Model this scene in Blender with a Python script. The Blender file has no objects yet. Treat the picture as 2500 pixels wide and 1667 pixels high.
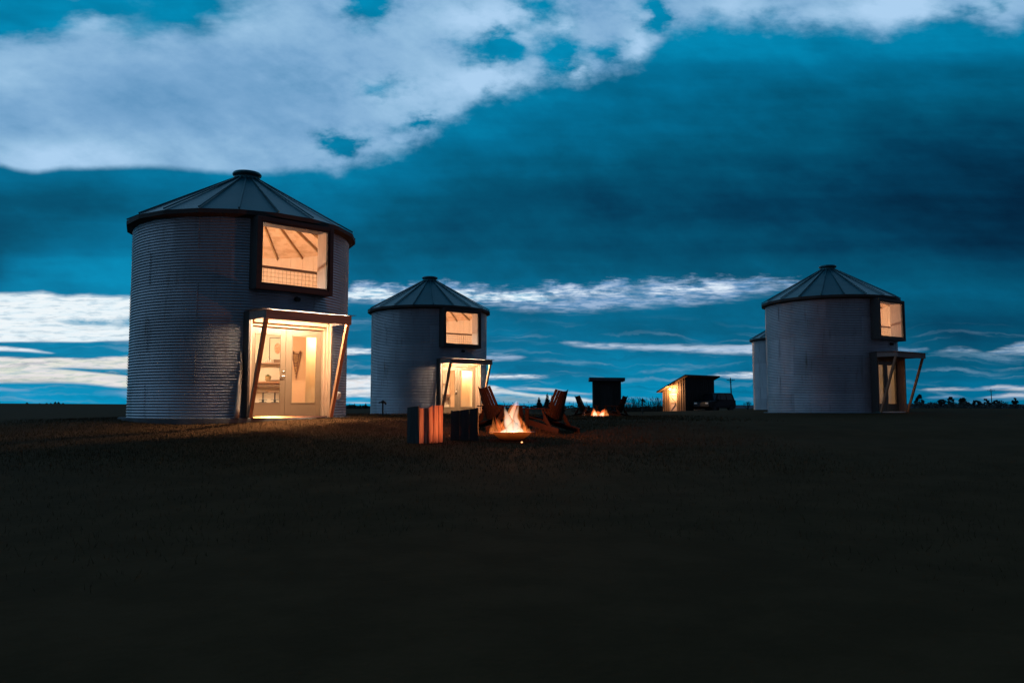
import bpy, bmesh, math, random
from mathutils import Vector, Matrix
random.seed(7)
R = math.radians
scene = bpy.context.scene
col = scene.collection

# ------------------------------------------------------------------ camera
FPX, CX, CY, PITCH, CAMZ = 1950.0, 1250.0, 833.5, R(4.65), 0.30
cam_d = bpy.data.cameras.new('camera')
cam = bpy.data.objects.new('camera', cam_d)
col.objects.link(cam)
cam.location = (0, 0, CAMZ)
cam.rotation_euler = (R(90) + PITCH, 0, 0)
cam_d.sensor_width = 36.0
cam_d.lens = 36.0 * FPX / 2500.0
cam_d.clip_start = 0.05
cam_d.clip_end = 20000
scene.camera = cam
scene.view_settings.view_transform = 'Standard'
scene.view_settings.look = 'None'
scene.view_settings.exposure = 0.0
scene.view_settings.gamma = 1.0


def ray(px, py):
    """measured photo point -> (dx/dy, dz/dy) of the line of sight, used to survey the site"""
    a = (px - CX) / FPX
    b = -(py - CY) / FPX
    d = math.cos(PITCH) - b * math.sin(PITCH)
    return a / d, (b * math.cos(PITCH) + math.sin(PITCH)) / d


# ------------------------------------------------------------------ node helper
class NT:
    def __init__(s, tree):
        s.t = tree
        s.n = tree.nodes
        s.l = tree.links

    def node(s, typ, **kw):
        nd = s.n.new(typ)
        for k, v in kw.items():
            setattr(nd, k, v)
        return nd

    def put(s, sock, v):
        if v is None:
            return
        if isinstance(v, bpy.types.NodeSocket):
            s.l.new(v, sock)
        else:
            sock.default_value = v

    def m(s, op, a, b=None, c=None, clamp=False):
        nd = s.node('ShaderNodeMath', operation=op, use_clamp=clamp)
        s.put(nd.inputs[0], a)
        s.put(nd.inputs[1], b)
        s.put(nd.inputs[2], c)
        return nd.outputs[0]

    def curve(s, x, pts, vec=True):
        nd = s.node('ShaderNodeFloatCurve')
        c = nd.mapping.curves[0]
        nd.mapping.use_clip = False
        nd.mapping.extend = 'HORIZONTAL'
        pts = sorted(pts)
        while len(c.points) < len(pts):
            c.points.new(0.5, 0.5)
        for p, (a, b) in zip(c.points, pts):
            p.location = (a, b)
            p.handle_type = 'VECTOR' if vec else 'AUTO'
        nd.mapping.update()
        s.put(nd.inputs['Value'], x)
        return nd.outputs[0]

    def step(s, x, lo, hi):
        nd = s.node('ShaderNodeMapRange', interpolation_type='SMOOTHSTEP')
        s.put(nd.inputs[0], x)
        s.put(nd.inputs[1], lo)
        s.put(nd.inputs[2], hi)
        return nd.outputs[0]

    def noise(s, vec, scale, detail=5.0, rough=0.55, lac=2.0, dist=0.0):
        nd = s.node('ShaderNodeTexNoise')
        s.put(nd.inputs['Vector'], vec)
        s.put(nd.inputs['Scale'], scale)
        s.put(nd.inputs['Detail'], detail)
        s.put(nd.inputs['Roughness'], rough)
        s.put(nd.inputs['Lacunarity'], lac)
        s.put(nd.inputs['Distortion'], dist)
        return nd.outputs[0]

    def xyz(s, x, y, z=0.0):
        nd = s.node('ShaderNodeCombineXYZ')
        s.put(nd.inputs[0], x)
        s.put(nd.inputs[1], y)
        s.put(nd.inputs[2], z)
        return nd.outputs[0]

    def mix(s, f, a, b):
        nd = s.node('ShaderNodeMix', data_type='RGBA')
        s.put(nd.inputs[0], f)
        s.put(nd.inputs[6], a)
        s.put(nd.inputs[7], b)
        return nd.outputs[2]

    def ramp(s, f, stops):
        nd = s.node('ShaderNodeValToRGB')
        e = nd.color_ramp.elements
        while len(e) < len(stops):
            e.new(0.5)
        for el, (p, c) in zip(e, stops):
            el.position = p
            el.color = c
        s.put(nd.inputs[0], f)
        return nd.outputs[0]


def srgb(r, g, b):
    def f(c):
        c /= 255.0
        return c / 12.92 if c <= 0.04045 else ((c + 0.055) / 1.055) ** 2.4
    return (f(r), f(g), f(b), 1.0)


# ------------------------------------------------------------------ dusk sky (world)
world = bpy.data.worlds.new('World')
scene.world = world
world.use_nodes = True
W = NT(world.node_tree)
W.n.clear()
tc = W.node('ShaderNodeTexCoord')
sep = W.node('ShaderNodeSeparateXYZ')
W.l.new(tc.outputs['Generated'], sep.inputs[0])
dx, dy, dz = sep.outputs
AZ = W.m('ARCTAN2', dx, dy)                                   # compass bearing, 0 = +Y
AZD = W.m('MULTIPLY', AZ, 180 / math.pi)
flat = W.m('SQRT', W.m('ADD', W.m('MULTIPLY', dx, dx), W.m('MULTIPLY', dy, dy)))
TANEL = W.m('DIVIDE', dz, W.m('MAXIMUM', flat, 0.02))
HGT = W.m('DIVIDE', TANEL, W.m('MAXIMUM', W.m('COSINE', AZ), 0.6))
U = W.m('DIVIDE', W.m('ADD', AZD, 40.0), 80.0)
S = W.m('DIVIDE', W.m('ADD', HGT, 0.1), 0.7)


def su(px, py):
    """survey of a cloud point: photo point -> (bearing, height) in the 0..1 sky units"""
    a, w = ray(px, py)
    return (math.degrees(math.atan(a)) + 40) / 80, (w + 0.1) / 0.7


PXS = 1 / 1950.0 / 0.7
# clouds in the wind: noises
nz_band = W.noise(W.xyz(W.m('MULTIPLY', U, 46.0), W.m('MULTIPLY', S, 190.0), 3.1), 1.0, 6.0, 0.6)
nz_band2 = W.noise(W.xyz(W.m('MULTIPLY', U, 90.0), W.m('MULTIPLY', S, 230.0), 11.7), 1.0, 6.0, 0.62)
nz_str = W.noise(W.xyz(W.m('MULTIPLY', U, 8.0), W.m('MULTIPLY', S, 34.0), 1.3), 1.0, 4.0, 0.5)
nz_cum = W.noise(W.xyz(W.m('MULTIPLY', U, 40.0), W.m('MULTIPLY', S, 44.0), 21.0), 1.0, 5.0, 0.56, 2.1, .3)
US = W.m('ADD', W.m('MULTIPLY', U, 17.0), W.m('MULTIPLY', S, 3.0))
nz_big = W.noise(W.xyz(US, W.m('MULTIPLY', S, 12.0), 5.0), 1.0, 7.0, 0.56)
nz_puff = W.noise(W.xyz(W.m('MULTIPLY', U, 55.0), W.m('MULTIPLY', S, 42.0), 8.0), 1.0, 6.0, 0.6)
nz_wisp = W.noise(W.xyz(W.m('SUBTRACT', W.m('MULTIPLY', U, 22.0), W.m('MULTIPLY', S, -13.0)),
                        W.m('ADD', W.m('MULTIPLY', S, 7.0), W.m('MULTIPLY', U, -3.0)), 2.0), 1.0, 6.0, 0.55)


def c0(n, k):                                                 # centred noise * k
    return W.m('MULTIPLY', W.m('SUBTRACT', n, 0.5), k)


# --- base deck of dark blue cloud: brightness rows (bearing across, height up)
GX = [0, 250, 500, 750, 1000, 1250, 1500, 1750, 2000, 2250, 2500]
GRID = [
    (0,   [.78, .78, .78, .78, .80, .82, .82, .80, .78, .78, .76]),
    (110, [.78, .78, .78, .78, .80, .82, .80, .76, .74, .74, .72]),
    (210, [.75, .75, .75, .75, .80, .74, .62, .56, .50, .46, .46]),
    (310, [.75, .75, .75, .75, .74, .66, .55, .50, .42, .30, .24]),
    (410, [.62, .62, .68, .74, .60, .47, .41, .36, .29, .18, .09]),
    (500, [.38, .42, .55, .58, .42, .33, .29, .26, .20, .12, .06]),
    (590, [.40, .60, .68, .50, .42, .38, .34, .31, .25, .19, .14]),
    (650, [.48, .78, .72, .54, .48, .44, .42, .40, .37, .34, .28]),
    (720, [.62, .80, .66, .58, .62, .60, .57, .52, .48, .46, .42]),
    (800, [.62, .66, .60, .56, .60, .58, .56, .52, .46, .36, .30]),
    (890, [.74, .80, .70, .70, .72, .72, .70, .64, .56, .50, .50]),
    (990, [.94, .90, .86, .92, .96, .94, .88, .80, .70, .64, .68]),
]
acc = None
rows = []
for y, vals in GRID:
    cv = W.curve(U, [(su(x, y)[0], v) for x, v in zip(GX, vals)], vec=False)
    rows.append((su(1250, y)[1], cv))
rows.sort(key=lambda r: r[0])
acc = rows[0][1]
for (s0, _), (s1, cv) in zip(rows, rows[1:]):
    f = W.step(S, s0, s1)
    mx = W.node('ShaderNodeMix', data_type='FLOAT')
    W.put(mx.inputs[0], f)
    W.put(mx.inputs[2], acc)
    W.put(mx.inputs[3], cv)
    acc = mx.outputs[0]
tone = W.m('ADD', W.m('SUBTRACT', acc, .03), W.m('ADD', W.m('ADD', c0(nz_str, 0.20), c0(nz_wisp, .16)), W.m('ADD', c0(nz_big, 0.32), c0(nz_puff, .09))))
sky = W.ramp(tone, [(0.0, srgb(0, 36, 62)), (.18, srgb(0, 58, 88)), (.40, srgb(0, 84, 116)), (.62, srgb(0, 110, 150)),
                    (.82, srgb(0, 138, 182)), (1.0, srgb(8, 158, 208))])

# --- the big pale cloud: ragged lower edge and holes
EDGE = [(-200, 402), (0, 403), (40, 416), (85, 423), (150, 412), (250, 412), (330, 407), (400, 409), (500, 420), (600, 424), (700, 420), (770, 412),
        (830, 424), (862, 404), (930, 380), (1000, 360), (1050, 335), (1085, 305), (1140, 276), (1180, 240), (1235, 232), (1300, 216),
        (1360, 188), (1410, 200), (1500, 180), (1560, 160), (1605, 120), (1640, 66), (1680, 68), (1740, 52), (1800, 64), (1880, 64),
        (1990, 70), (2060, 64), (2150, 90), (2210, 62), (2300, 50), (2350, 40), (2420, 72), (2470, 74), (2520, 40), (2800, 20)]
edge = W.curve(U, [su(x, y) for x, y in EDGE])
rag = W.curve(U, [(su(x, 300)[0], v) for x, v in ((0, .10), (600, .12), (780, .5), (1000, 1.0), (1400, 1.0), (2500, .9))])
E = W.m('SUBTRACT', S, edge)
E = W.m('ADD', E, W.m('MULTIPLY', W.m('ADD', c0(nz_puff, 70 * PXS), c0(nz_big, 40 * PXS)), rag))
soft = W.m('ADD', 9 * PXS, W.m('MULTIPLY', rag, 34 * PXS))
mask = W.step(E, W.m('MULTIPLY', soft, -0.7), soft)
HOLES = [(70, 20, 120, 60, 1.1), (20, 60, 60, 40, .5), (245, 10, 70, 30, .6), (440, 10, 130, 55, 1.05), (340, 80, 55, 35, .35), (900, 8, 50, 45, 1.0),
         (835, 352, 42, 30, 1.2), (925, 217, 52, 24, .62), (1200, 122, 75, 30, .85), (1245, 100, 40, 30, .5), (1040, 294, 34, 15, .8),
         (1370, 140, 50, 50, 1.0), (1315, 15, 55, 40, .8), (1485, 128, 40, 28, .8), (1603, 35, 34, 50, 1.1), (1545, 20, 40, 25, .2),
         (1170, 285, 20, 40, .5), (980, 320, 40, 22, .45), (2440, 10, 30, 30, .4), (2350, 30, 40, 18, .5), (700, 200, 120, 60, .12), (1890, 40, 40, 30, .3)]
wu1 = W.noise(W.xyz(W.m('MULTIPLY', U, 30.0), W.m('MULTIPLY', S, 26.0), 31.0), 1.0, 4.0, 0.6)
wu2 = W.noise(W.xyz(W.m('MULTIPLY', U, 30.0), W.m('MULTIPLY', S, 26.0), 47.0), 1.0, 4.0, 0.6)
UW = W.m('ADD', U, c0(wu1, .055))
SW = W.m('ADD', S, c0(wu2, .075))
hole = None
for x, y, rx, ry, k in HOLES:
    u0, s0 = su(x, y)
    ru = abs(su(x + rx, y)[0] - u0)
    rs = abs(su(x, y - ry)[1] - s0)
    a = W.m('DIVIDE', W.m('SUBTRACT', UW, u0), ru)
    b = W.m('DIVIDE', W.m('SUBTRACT', SW, s0), rs)
    q = W.m('ADD', W.m('MULTIPLY', a, a), W.m('MULTIPLY', b, b))
    g = W.m('MULTIPLY', W.m('EXPONENT', W.m('MULTIPLY', q, -0.8)), k)
    hole = g if hole is None else W.m('ADD', hole, g)
dens = W.m('SUBTRACT', W.m('ADD', 0.93, W.m('ADD', c0(nz_big, .55), W.m('ADD', W.m('MULTIPLY', c0(nz_puff, .8), rag), c0(nz_wisp, .35)))), hole)
cover = W.m('MULTIPLY', mask, W.step(dens, 0.10, 0.95))
BRIGHT = [(120, 392, 190, 45, .34), (350, 372, 300, 50, .2), (1190, 45, 140, 45, .55), (1200, 195, 90, 40, .6), (1020, 235, 130, 70, .3), (2200, 15, 100, 40, .6),
          (1790, 15, 90, 30, .35), (1405, 175, 30, 24, .75), (1560, 115, 30, 50, .45), (1380, 65, 25, 18, .4), (220, 40, 60, 40, .25), (40, 190, 120, 60, .2),
          (620, 40, 160, 60, .2), (620, 230, 250, 90, -.2), (300, 250, 250, 60, -.22), (2430, 15, 50, 30, .3), (2050, 30, 120, 30, .25)]
bright = None
for x, y, rx, ry, k in BRIGHT:
    u0, s0 = su(x, y)
    ru = abs(su(x + rx, y)[0] - u0)
    rs = abs(su(x, y - ry)[1] - s0)
    a = W.m('DIVIDE', W.m('SUBTRACT', U, u0), ru)
    b = W.m('DIVIDE', W.m('SUBTRACT', S, s0), rs)
    q = W.m('ADD', W.m('MULTIPLY', a, a), W.m('MULTIPLY', b, b))
    g = W.m('MULTIPLY', W.m('EXPONENT', W.m('MULTIPLY', q, -0.9)), k)
    bright = g if bright is None else W.m('ADD', bright, g)
lum = W.m('ADD', W.m('ADD', 0.50, bright), W.m('ADD', W.m('ADD', c0(nz_wisp, .50), c0(nz_puff, .30)), c0(nz_big, .5)))
ccol = W.ramp(lum, [(0.0, srgb(92, 146, 190)), (.4, srgb(122, 168, 208)), (.7, srgb(146, 188, 222)), (1.0, srgb(172, 208, 240))])
sky = W.mix(cover, sky, ccol)


# --- low bands and streaks
def band(pts, c_a, c_b, softt=7, softb=5, amp=10, strength=1.0, fine=False, core=0.0):
    """pts (x, ytop, ybottom) in photo survey; colour varies between c_a and c_b"""
    global sky
    x0, x1 = pts[0], pts[-1]
    tp = [su(x, a) for x, a, b in pts]
    bt = [su(x, b) for x, a, b in pts]
    mid0 = su(x0[0], (x0[1] + x0[2]) / 2)[1]
    mid1 = su(x1[0], (x1[1] + x1[2]) / 2)[1]
    d = 30 * PXS
    tp = [(-0.5, mid0 - d), (tp[0][0] - .012, mid0 - d * .35)] + tp + [(tp[-1][0] + .012, mid1 - d * .35), (1.5, mid1 - d)]
    bt = [(-0.5, mid0 + d), (bt[0][0] - .012, mid0 + d * .35)] + bt + [(bt[-1][0] + .012, mid1 + d * .35), (1.5, mid1 + d)]
    top = W.curve(U, tp)
    bot = W.curve(U, bt)
    n = nz_cum if fine else nz_band
    amp, softt, softb = amp * 1.8, softt * 1.25, softb * 1.25
    a = W.m('ADD', W.m('SUBTRACT', top, S), W.m('ADD', c0(n, amp * PXS), c0(nz_band2, amp * .5 * PXS)))
    b = W.m('ADD', W.m('SUBTRACT', S, bot), c0(nz_band, amp * .5 * PXS))
    k = W.m('MULTIPLY', W.step(a, -.4 * softt * PXS, softt * PXS), W.step(b, -.4 * softb * PXS, softb * PXS))
    k = W.m('MULTIPLY', k, W.m('MULTIPLY', strength, W.m('ADD', .72, W.m('MULTIPLY', W.step(nz_band2, .33, .52), .28))))
    if core:
        k = W.m('MULTIPLY', k, W.m('ADD', 1.0 - core, W.m('MULTIPLY', W.step(n, .36, .58), core)))
    f = W.step(W.m('ADD', nz_band, c0(nz_band2, .6)), .34, .62)
    sky = W.mix(k, sky, W.mix(f, c_a, c_b))


LAV, WHT, GRY = srgb(150, 180, 212), srgb(228, 238, 246), srgb(120, 160, 200)
CRM, CRM2 = srgb(222, 226, 212), srgb(232, 228, 228)
TEAL, TEAL2 = srgb(0, 110, 150), srgb(0, 138, 180)
# white bank at the left horizon
band([(-300, 717, 836), (0, 714, 836), (60, 715, 836), (97, 709, 835), (157, 722, 836), (209, 716, 836), (261, 722, 834), (340, 722, 832)],
     srgb(226, 242, 250), srgb(238, 246, 250), 9, 4, 5)
band([(130, 779, 782), (190, 772, 797), (230, 778, 798), (260, 777, 797), (290, 773, 803), (330, 772, 801)], TEAL2, srgb(120, 175, 205), 9, 7, 24, .95, True, .5)
band([(0, 777, 781), (60, 776, 781), (110, 778, 783)], LAV, LAV, 5, 5, 8, .35)
band([(-300, 842, 862), (0, 843, 857), (60, 849, 859), (100, 855, 862), (138, 862, 864)], WHT, WHT, 4, 4, 4)
band([(-300, 869, 936), (0, 869, 936), (50, 873, 936), (130, 871, 935), (200, 875, 937), (260, 872, 944), (340, 865, 952)], CRM, CRM2, 5, 6, 5)
band([(98, 897, 899), (160, 896, 904), (230, 898, 911), (340, 900, 922)], TEAL, TEAL2, 4, 4, 4)
band([(-200, 917, 921), (60, 917, 922), (160, 919, 923), (340, 925, 929)], srgb(190, 198, 196), srgb(205, 205, 204), 4, 6, 3, .8)
band([(-200, 943, 956), (0, 944, 955), (40, 948, 957), (80, 948, 954)], LAV, GRY, 5, 6, 6, .75)
band([(235, 956, 962), (290, 952, 965), (340, 950, 985)], LAV, GRY, 8, 10, 10, .55)
band([(0, 974, 979), (60, 974, 979)], LAV, GRY, 5, 5, 5, .4)
# gap between the two bins
band([(800, 780, 792), (860, 778, 790), (912, 782, 790)], GRY, LAV, 8, 8, 10, .6)
band([(780, 850, 869), (860, 848, 868), (930, 851, 862)], LAV, WHT, 6, 5, 6)
band([(780, 914, 974), (860, 915, 970), (960, 917, 972)], CRM2, WHT, 6, 6, 8)
band([(820, 920, 927), (875, 921, 926), (890, 923, 925)], TEAL, TEAL2, 4, 4, 7, .85)
band([(840, 947, 952), (885, 944, 950), (905, 946, 949)], TEAL, TEAL2, 4, 4, 5, .8)
band([(840, 962, 968), (880, 958, 964), (930, 962, 968)], TEAL2, LAV, 4, 4, 6, .7)
band([(840, 981, 985), (905, 981, 985)], CRM2, CRM2, 3, 3, 2, .9)
# the long bright bank in the middle
band([(800, 708, 746), (850, 700, 744), (905, 680, 742), (940, 690, 742), (1000, 694, 742), (1080, 684, 742), (1130, 694, 744), (1200, 696, 748), (1250, 700, 758),
      (1350, 690, 762), (1430, 692, 766), (1500, 684, 756), (1600, 681, 752), (1680, 679, 748), (1750, 680, 740), (1850, 670, 726), (1910, 680, 708), (1990, 690, 697)],
     srgb(96, 146, 192), srgb(156, 182, 214), 12, 16, 30, .95, True, .5)
band([(845, 712, 736), (905, 700, 735), (960, 708, 734), (1040, 704, 733), (1130, 708, 735), (1200, 711, 736), (1260, 712, 737), (1350, 712, 737)],
     srgb(150, 196, 222), srgb(236, 248, 255), 10, 4, 26, 1.0, True, .75)
band([(1300, 713, 732), (1420, 700, 724), (1520, 708, 722), (1620, 704, 720), (1730, 692, 718), (1790, 700, 712)], LAV, srgb(232, 244, 255), 12, 12, 26, .9, True, 1.0)
# streaks over the horizon, middle
band([(1368, 833, 838), (1430, 836, 850), (1500, 838, 853), (1600, 842, 855), (1700, 843, 862), (1780, 843, 865), (1900, 836, 868)], srgb(150, 182, 214), srgb(192, 208, 228), 8, 8, 8)
band([(1560, 843, 849), (1640, 843, 852), (1800, 842, 852), (1900, 838, 852)], WHT, LAV, 5, 8, 6, .8)
band([(1150, 863, 884), (1210, 864, 882), (1250, 865, 880), (1280, 868, 874)], LAV, srgb(170, 192, 220), 8, 8, 10, .85)
band([(1140, 913, 930), (1200, 914, 927), (1260, 912, 925), (1310, 915, 924), (1352, 919, 922)], LAV, WHT, 6, 7, 8)
band([(1140, 938, 970), (1190, 940, 967), (1222, 943, 962), (1250, 955, 962)], CRM2, WHT, 6, 8, 8)
band([(1185, 961, 975), (1240, 962, 985), (1310, 963, 986), (1380, 970, 987)], srgb(130, 170, 190), srgb(150, 178, 192), 8, 8, 8, .8)
band([(1225, 952, 960), (1262, 955, 965), (1300, 961, 970), (1340, 964, 976), (1400, 967, 982), (1450, 975, 984), (1475, 980, 984)], WHT, srgb(206, 218, 222), 4, 5, 4)
band([(1235, 944, 951), (1290, 945, 954), (1350, 948, 957), (1400, 955, 962), (1452, 963, 965)], LAV, srgb(190, 204, 214), 4, 5, 4, .95)
band([(1195, 951, 955), (1215, 948, 955), (1245, 947, 952)], srgb(110, 150, 165), srgb(140, 165, 170), 4, 5, 5, .8)
band([(1495, 981, 988), (1530, 983, 987), (1548, 985, 987)], WHT, CRM2, 3, 3, 3, .9)
band([(1490, 902, 905), (1525, 903, 906)], GRY, LAV, 5, 5, 6, .4)
band([(1563, 905, 910), (1600, 906, 911)], GRY, LAV, 5, 6, 6, .5)
band([(1735, 914, 917), (1770, 910, 922), (1810, 909, 925), (1860, 906, 926)], LAV, WHT, 6, 7, 7)
# right hand streaks
band([(2160, 846, 858), (2225, 852, 862), (2262, 851, 857)], GRY, LAV, 8, 8, 12, .7, True, .4)
band([(2282, 857, 861), (2320, 845, 860), (2360, 846, 860), (2392, 856, 861)], GRY, srgb(176, 196, 216), 8, 8, 10, .85, True, .3)
band([(2405, 860, 867), (2450, 845, 866), (2490, 836, 866), (2700, 832, 868)], GRY, srgb(190, 208, 226), 8, 9, 12, .9, True, .3)
band([(2435, 880, 884), (2470, 877, 889), (2495, 884, 890)], GRY, LAV, 9, 8, 12, .6, True, .4)
band([(2250, 949, 954), (2300, 946, 954), (2380, 947, 953), (2400, 944, 953), (2440, 938, 953), (2500, 942, 955), (2700, 940, 956)], LAV, srgb(196, 202, 212), 5, 5, 6, .95)
band([(2385, 970, 973), (2420, 964, 973), (2470, 958, 972), (2520, 957, 972), (2700, 955, 974)], LAV, srgb(190, 198, 212), 6, 5, 6, .9)
band([(2252, 970, 973), (2290, 966, 972), (2345, 965, 970), (2360, 970, 971)], GRY, LAV, 4, 4, 6, .8)

# faint thin layers low over the horizon
nz_thin = W.noise(W.xyz(W.m('MULTIPLY', U, 13.0), W.m('ADD', W.m('MULTIPLY', S, 80.0), c0(nz_big, 4.0)), 61.0), 1.0, 4.0, 0.5)
lowm = W.m('MULTIPLY', W.step(S, su(1250, 1000)[1], su(1250, 975)[1]), W.step(S, su(1250, 760)[1], su(1250, 860)[1]))
sky = W.mix(W.m('MULTIPLY', W.m('MULTIPLY', W.step(nz_thin, .52, .76), lowm), .38), sky, srgb(140, 176, 204))
sky = W.mix(W.m('MULTIPLY', W.m('MULTIPLY', W.step(nz_thin, .46, .28), lowm), .38), sky, srgb(0, 84, 118))

# far from the sunset the dusk is dim and violet; the zenith is deep blue; nothing below the horizon
absaz = W.m('ABSOLUTE', W.m('ADD', AZD, 32.0))
back = W.step(absaz, 64.0, 118.0)
bcol = W.ramp(W.m('ADD', W.m('MULTIPLY', TANEL, .5), c0(nz_big, .2)), [(0.0, srgb(90, 96, 114)), (.22, srgb(46, 64, 88)), (.5, srgb(6, 54, 78)), (1.0, srgb(0, 46, 72))])
sky = W.mix(back, sky, bcol)
zen = W.step(dz, .52, .85)
sky = W.mix(zen, sky, srgb(6, 72, 104))
sky = W.mix(W.step(dz, -0.06, -0.01), srgb(10, 12, 14), sky)
nish = W.node('ShaderNodeTexSky', sky_type='NISHITA', sun_disc=False)
nish.sun_elevation = R(-3.0)
nish.sun_rotation = R(-32.0)
bg1 = W.node('ShaderNodeBackground')
W.put(bg1.inputs[0], sky)
bg1.inputs[1].default_value = 1.0
bg2 = W.node('ShaderNodeBackground')
W.put(bg2.inputs[0], nish.outputs[0])
bg2.inputs[1].default_value = 0.01
add = W.node('ShaderNodeAddShader')
W.l.new(bg1.outputs[0], add.inputs[0])
W.l.new(bg2.outputs[0], add.inputs[1])
wo = W.node('ShaderNodeOutputWorld')
W.l.new(add.outputs[0], wo.inputs[0])
world.cycles.sampling_method = 'MANUAL'
world.cycles.sample_map_resolution = 512
scene.cycles.use_denoising = True
scene.cycles.max_bounces = 6
scene.cycles.diffuse_bounces = 4
scene.cycles.transparent_max_bounces = 24
scene.cycles.sample_clamp_indirect = 6.0
scene.cycles.caustics_reflective = False
scene.cycles.caustics_refractive = False

# ------------------------------------------------------------------ materials
MATS = {}


def pmat(name, c, rough=.7, metal=0.0, c2=None, scale=(6, 6, 6), bump=0.0, bscale=40.0, spec=0.5, lo=.35, hi=.65, detail=5, emit=None, estr=0.0, bdist=0.01):
    if name in MATS:
        return MATS[name]
    m = bpy.data.materials.new(name)
    m.use_nodes = True
    N = NT(m.node_tree)
    N.n.clear()
    out = N.node('ShaderNodeOutputMaterial')
    p = N.node('ShaderNodeBsdfPrincipled')
    N.l.new(p.outputs[0], out.inputs[0])
    t = N.node('ShaderNodeTexCoord')
    mp = N.node('ShaderNodeMapping')
    N.l.new(t.outputs['Object'], mp.inputs[0])
    mp.inputs['Scale'].default_value = scale
    c = (*c[:3], 1.0)
    if c2:
        n = N.noise(mp.outputs[0], 1.0, detail, .6)
        N.put(p.inputs['Base Color'], N.mix(N.step(n, lo, hi), c, (*c2[:3], 1.0)))
        N.put(p.inputs['Roughness'], N.m('ADD', rough - .1, N.m('MULTIPLY', n, .2), clamp=True))
    else:
        p.inputs['Base Color'].default_value = c
        p.inputs['Roughness'].default_value = rough
    p.inputs['Metallic'].default_value = metal
    p.inputs['Specular IOR Level'].default_value = spec
    if bump:
        b = N.node('ShaderNodeBump')
        b.inputs['Strength'].default_value = bump
        b.inputs['Distance'].default_value = bdist
        N.put(b.inputs['Height'], N.noise(mp.outputs[0], bscale, 4, .6))
        N.l.new(b.outputs[0], p.inputs['Normal'])
    if emit:
        p.inputs['Emission Color'].default_value = (*emit[:3], 1.0)
        p.inputs['Emission Strength'].default_value = estr
    MATS[name] = m
    return m


M_GALV = pmat('galvanized_steel', (.33, .32, .34), .40, .62, (.46, .45, .48), (.8, .8, .35), .15, 14, lo=.3, hi=.7)
def age_galv(m):
    N = NT(m.node_tree)
    p = [n for n in N.n if n.type == 'BSDF_PRINCIPLED'][0]
    t = N.node('ShaderNodeTexCoord')
    sp = N.node('ShaderNodeSeparateXYZ')
    N.l.new(t.outputs['Object'], sp.inputs[0])
    ang = N.m('MULTIPLY', N.m('ARCTAN2', sp.outputs[1], sp.outputs[0]), 6 / (2 * math.pi))
    row = N.m('FLOOR', N.m('MULTIPLY', sp.outputs[2], 6 / 4.66))
    sheet = N.m('FLOOR', N.m('ADD', ang, N.m('MULTIPLY', row, .5)))
    wn = N.node('ShaderNodeTexWhiteNoise', noise_dimensions='2D')
    N.put(wn.inputs['Vector'], N.xyz(sheet, row))
    base = p.inputs['Base Color'].links[0].from_socket
    tone = N.m('ADD', .80, N.m('MULTIPLY', wn.outputs['Value'], .26))
    streak = N.noise(N.xyz(N.m('MULTIPLY', ang, 26.0), N.m('MULTIPLY', sp.outputs[2], .8), 1.0), 1.0, 5, .6)
    blot = N.noise(t.outputs['Object'], 1.6, 6, .65)
    dirt = N.m('MULTIPLY', N.step(streak, .52, .74), N.step(blot, .42, .66))
    g = N.node('ShaderNodeVectorMath', operation='SCALE')
    N.l.new(base, g.inputs[0])
    N.put(g.inputs['Scale'], tone)
    N.put(p.inputs['Base Color'], N.mix(N.m('MULTIPLY', dirt, .75), g.outputs[0], (.13, .085, .06, 1)))


age_galv(M_GALV)
M_ROOF = pmat('weathered_roof_steel', (.028, .125, .145), .42, .7, (.05, .17, .19), (1.2, 1.2, 1.2), .2, 10)
M_EAVE = pmat('eave_steel', (.035, .03, .027), .8, .0, (.055, .045, .038), (2, 2, 2))
M_CONC = pmat('concrete', (.15, .15, .145), .9, 0, (.10, .10, .10), (3, 3, 3), .4, 6)
M_TRIM = pmat('dark_stained_trim', (.022, .016, .014), .55, 0, (.040, .026, .020), (1, 14, 14), .3, 2)
M_FIR = pmat('fir_post_wood', (.42, .20, .10), .55, 0, (.30, .13, .06), (22, 22, 1.6), .25, 2)
M_FIRX = pmat('fir_beam_wood', (.44, .22, .11), .55, 0, (.32, .15, .07), (1.6, 22, 22), .25, 2)
M_DOOR = pmat('door_paint', (.165, .112, .068), .38, 0, (.15, .10, .06), (1.5, 1.5, 1.5))
M_GREYW = pmat('weathered_beam_wood', (.30, .23, .20), .7, 0, (.22, .17, .15), (1.6, 22, 22), .25, 2)
M_JAMB = pmat('pale_jamb_wood', (.50, .33, .22), .5, 0, (.42, .26, .17), (14, 14, 1.4))
M_PINE = pmat('pine_ceiling', (.66, .44, .27), .5, 0, (.54, .33, .18), (3, 3, 12), .2, 2, lo=.45, hi=.62)
M_RAFT = pmat('rafter_wood', (.40, .25, .11), .6, 0, (.32, .19, .08), (4, 4, 4))
M_PLY = pmat('interior_panel', (.70, .52, .36), .6, 0, (.66, .48, .32), (4, 4, 2))
M_WALLIN = pmat('interior_paint', (.80, .70, .54), .7, 0, (.78, .67, .50), (2, 2, 2))
M_PART = pmat('partition_paint', (.58, .36, .20), .65, 0, (.55, .33, .18), (3, 3, 3))
M_FLOOR = pmat('floor_boards', (.30, .17, .09), .4, 0, (.22, .12, .06), (3, 20, 3))
M_CHROME = pmat('satin_nickel', (.75, .70, .62), .18, 1.0)
M_BLACK = pmat('black_iron', (.018, .017, .016), .55, .3, (.03, .026, .022), (8, 8, 8))
M_WIRE = pmat('railing_wire', (.20, .13, .06), .5, .4)
M_DARKWOOD = pmat('dark_stool_wood', (.20, .12, .06), .5, 0, (.14, .08, .04), (4, 20, 4))
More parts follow.
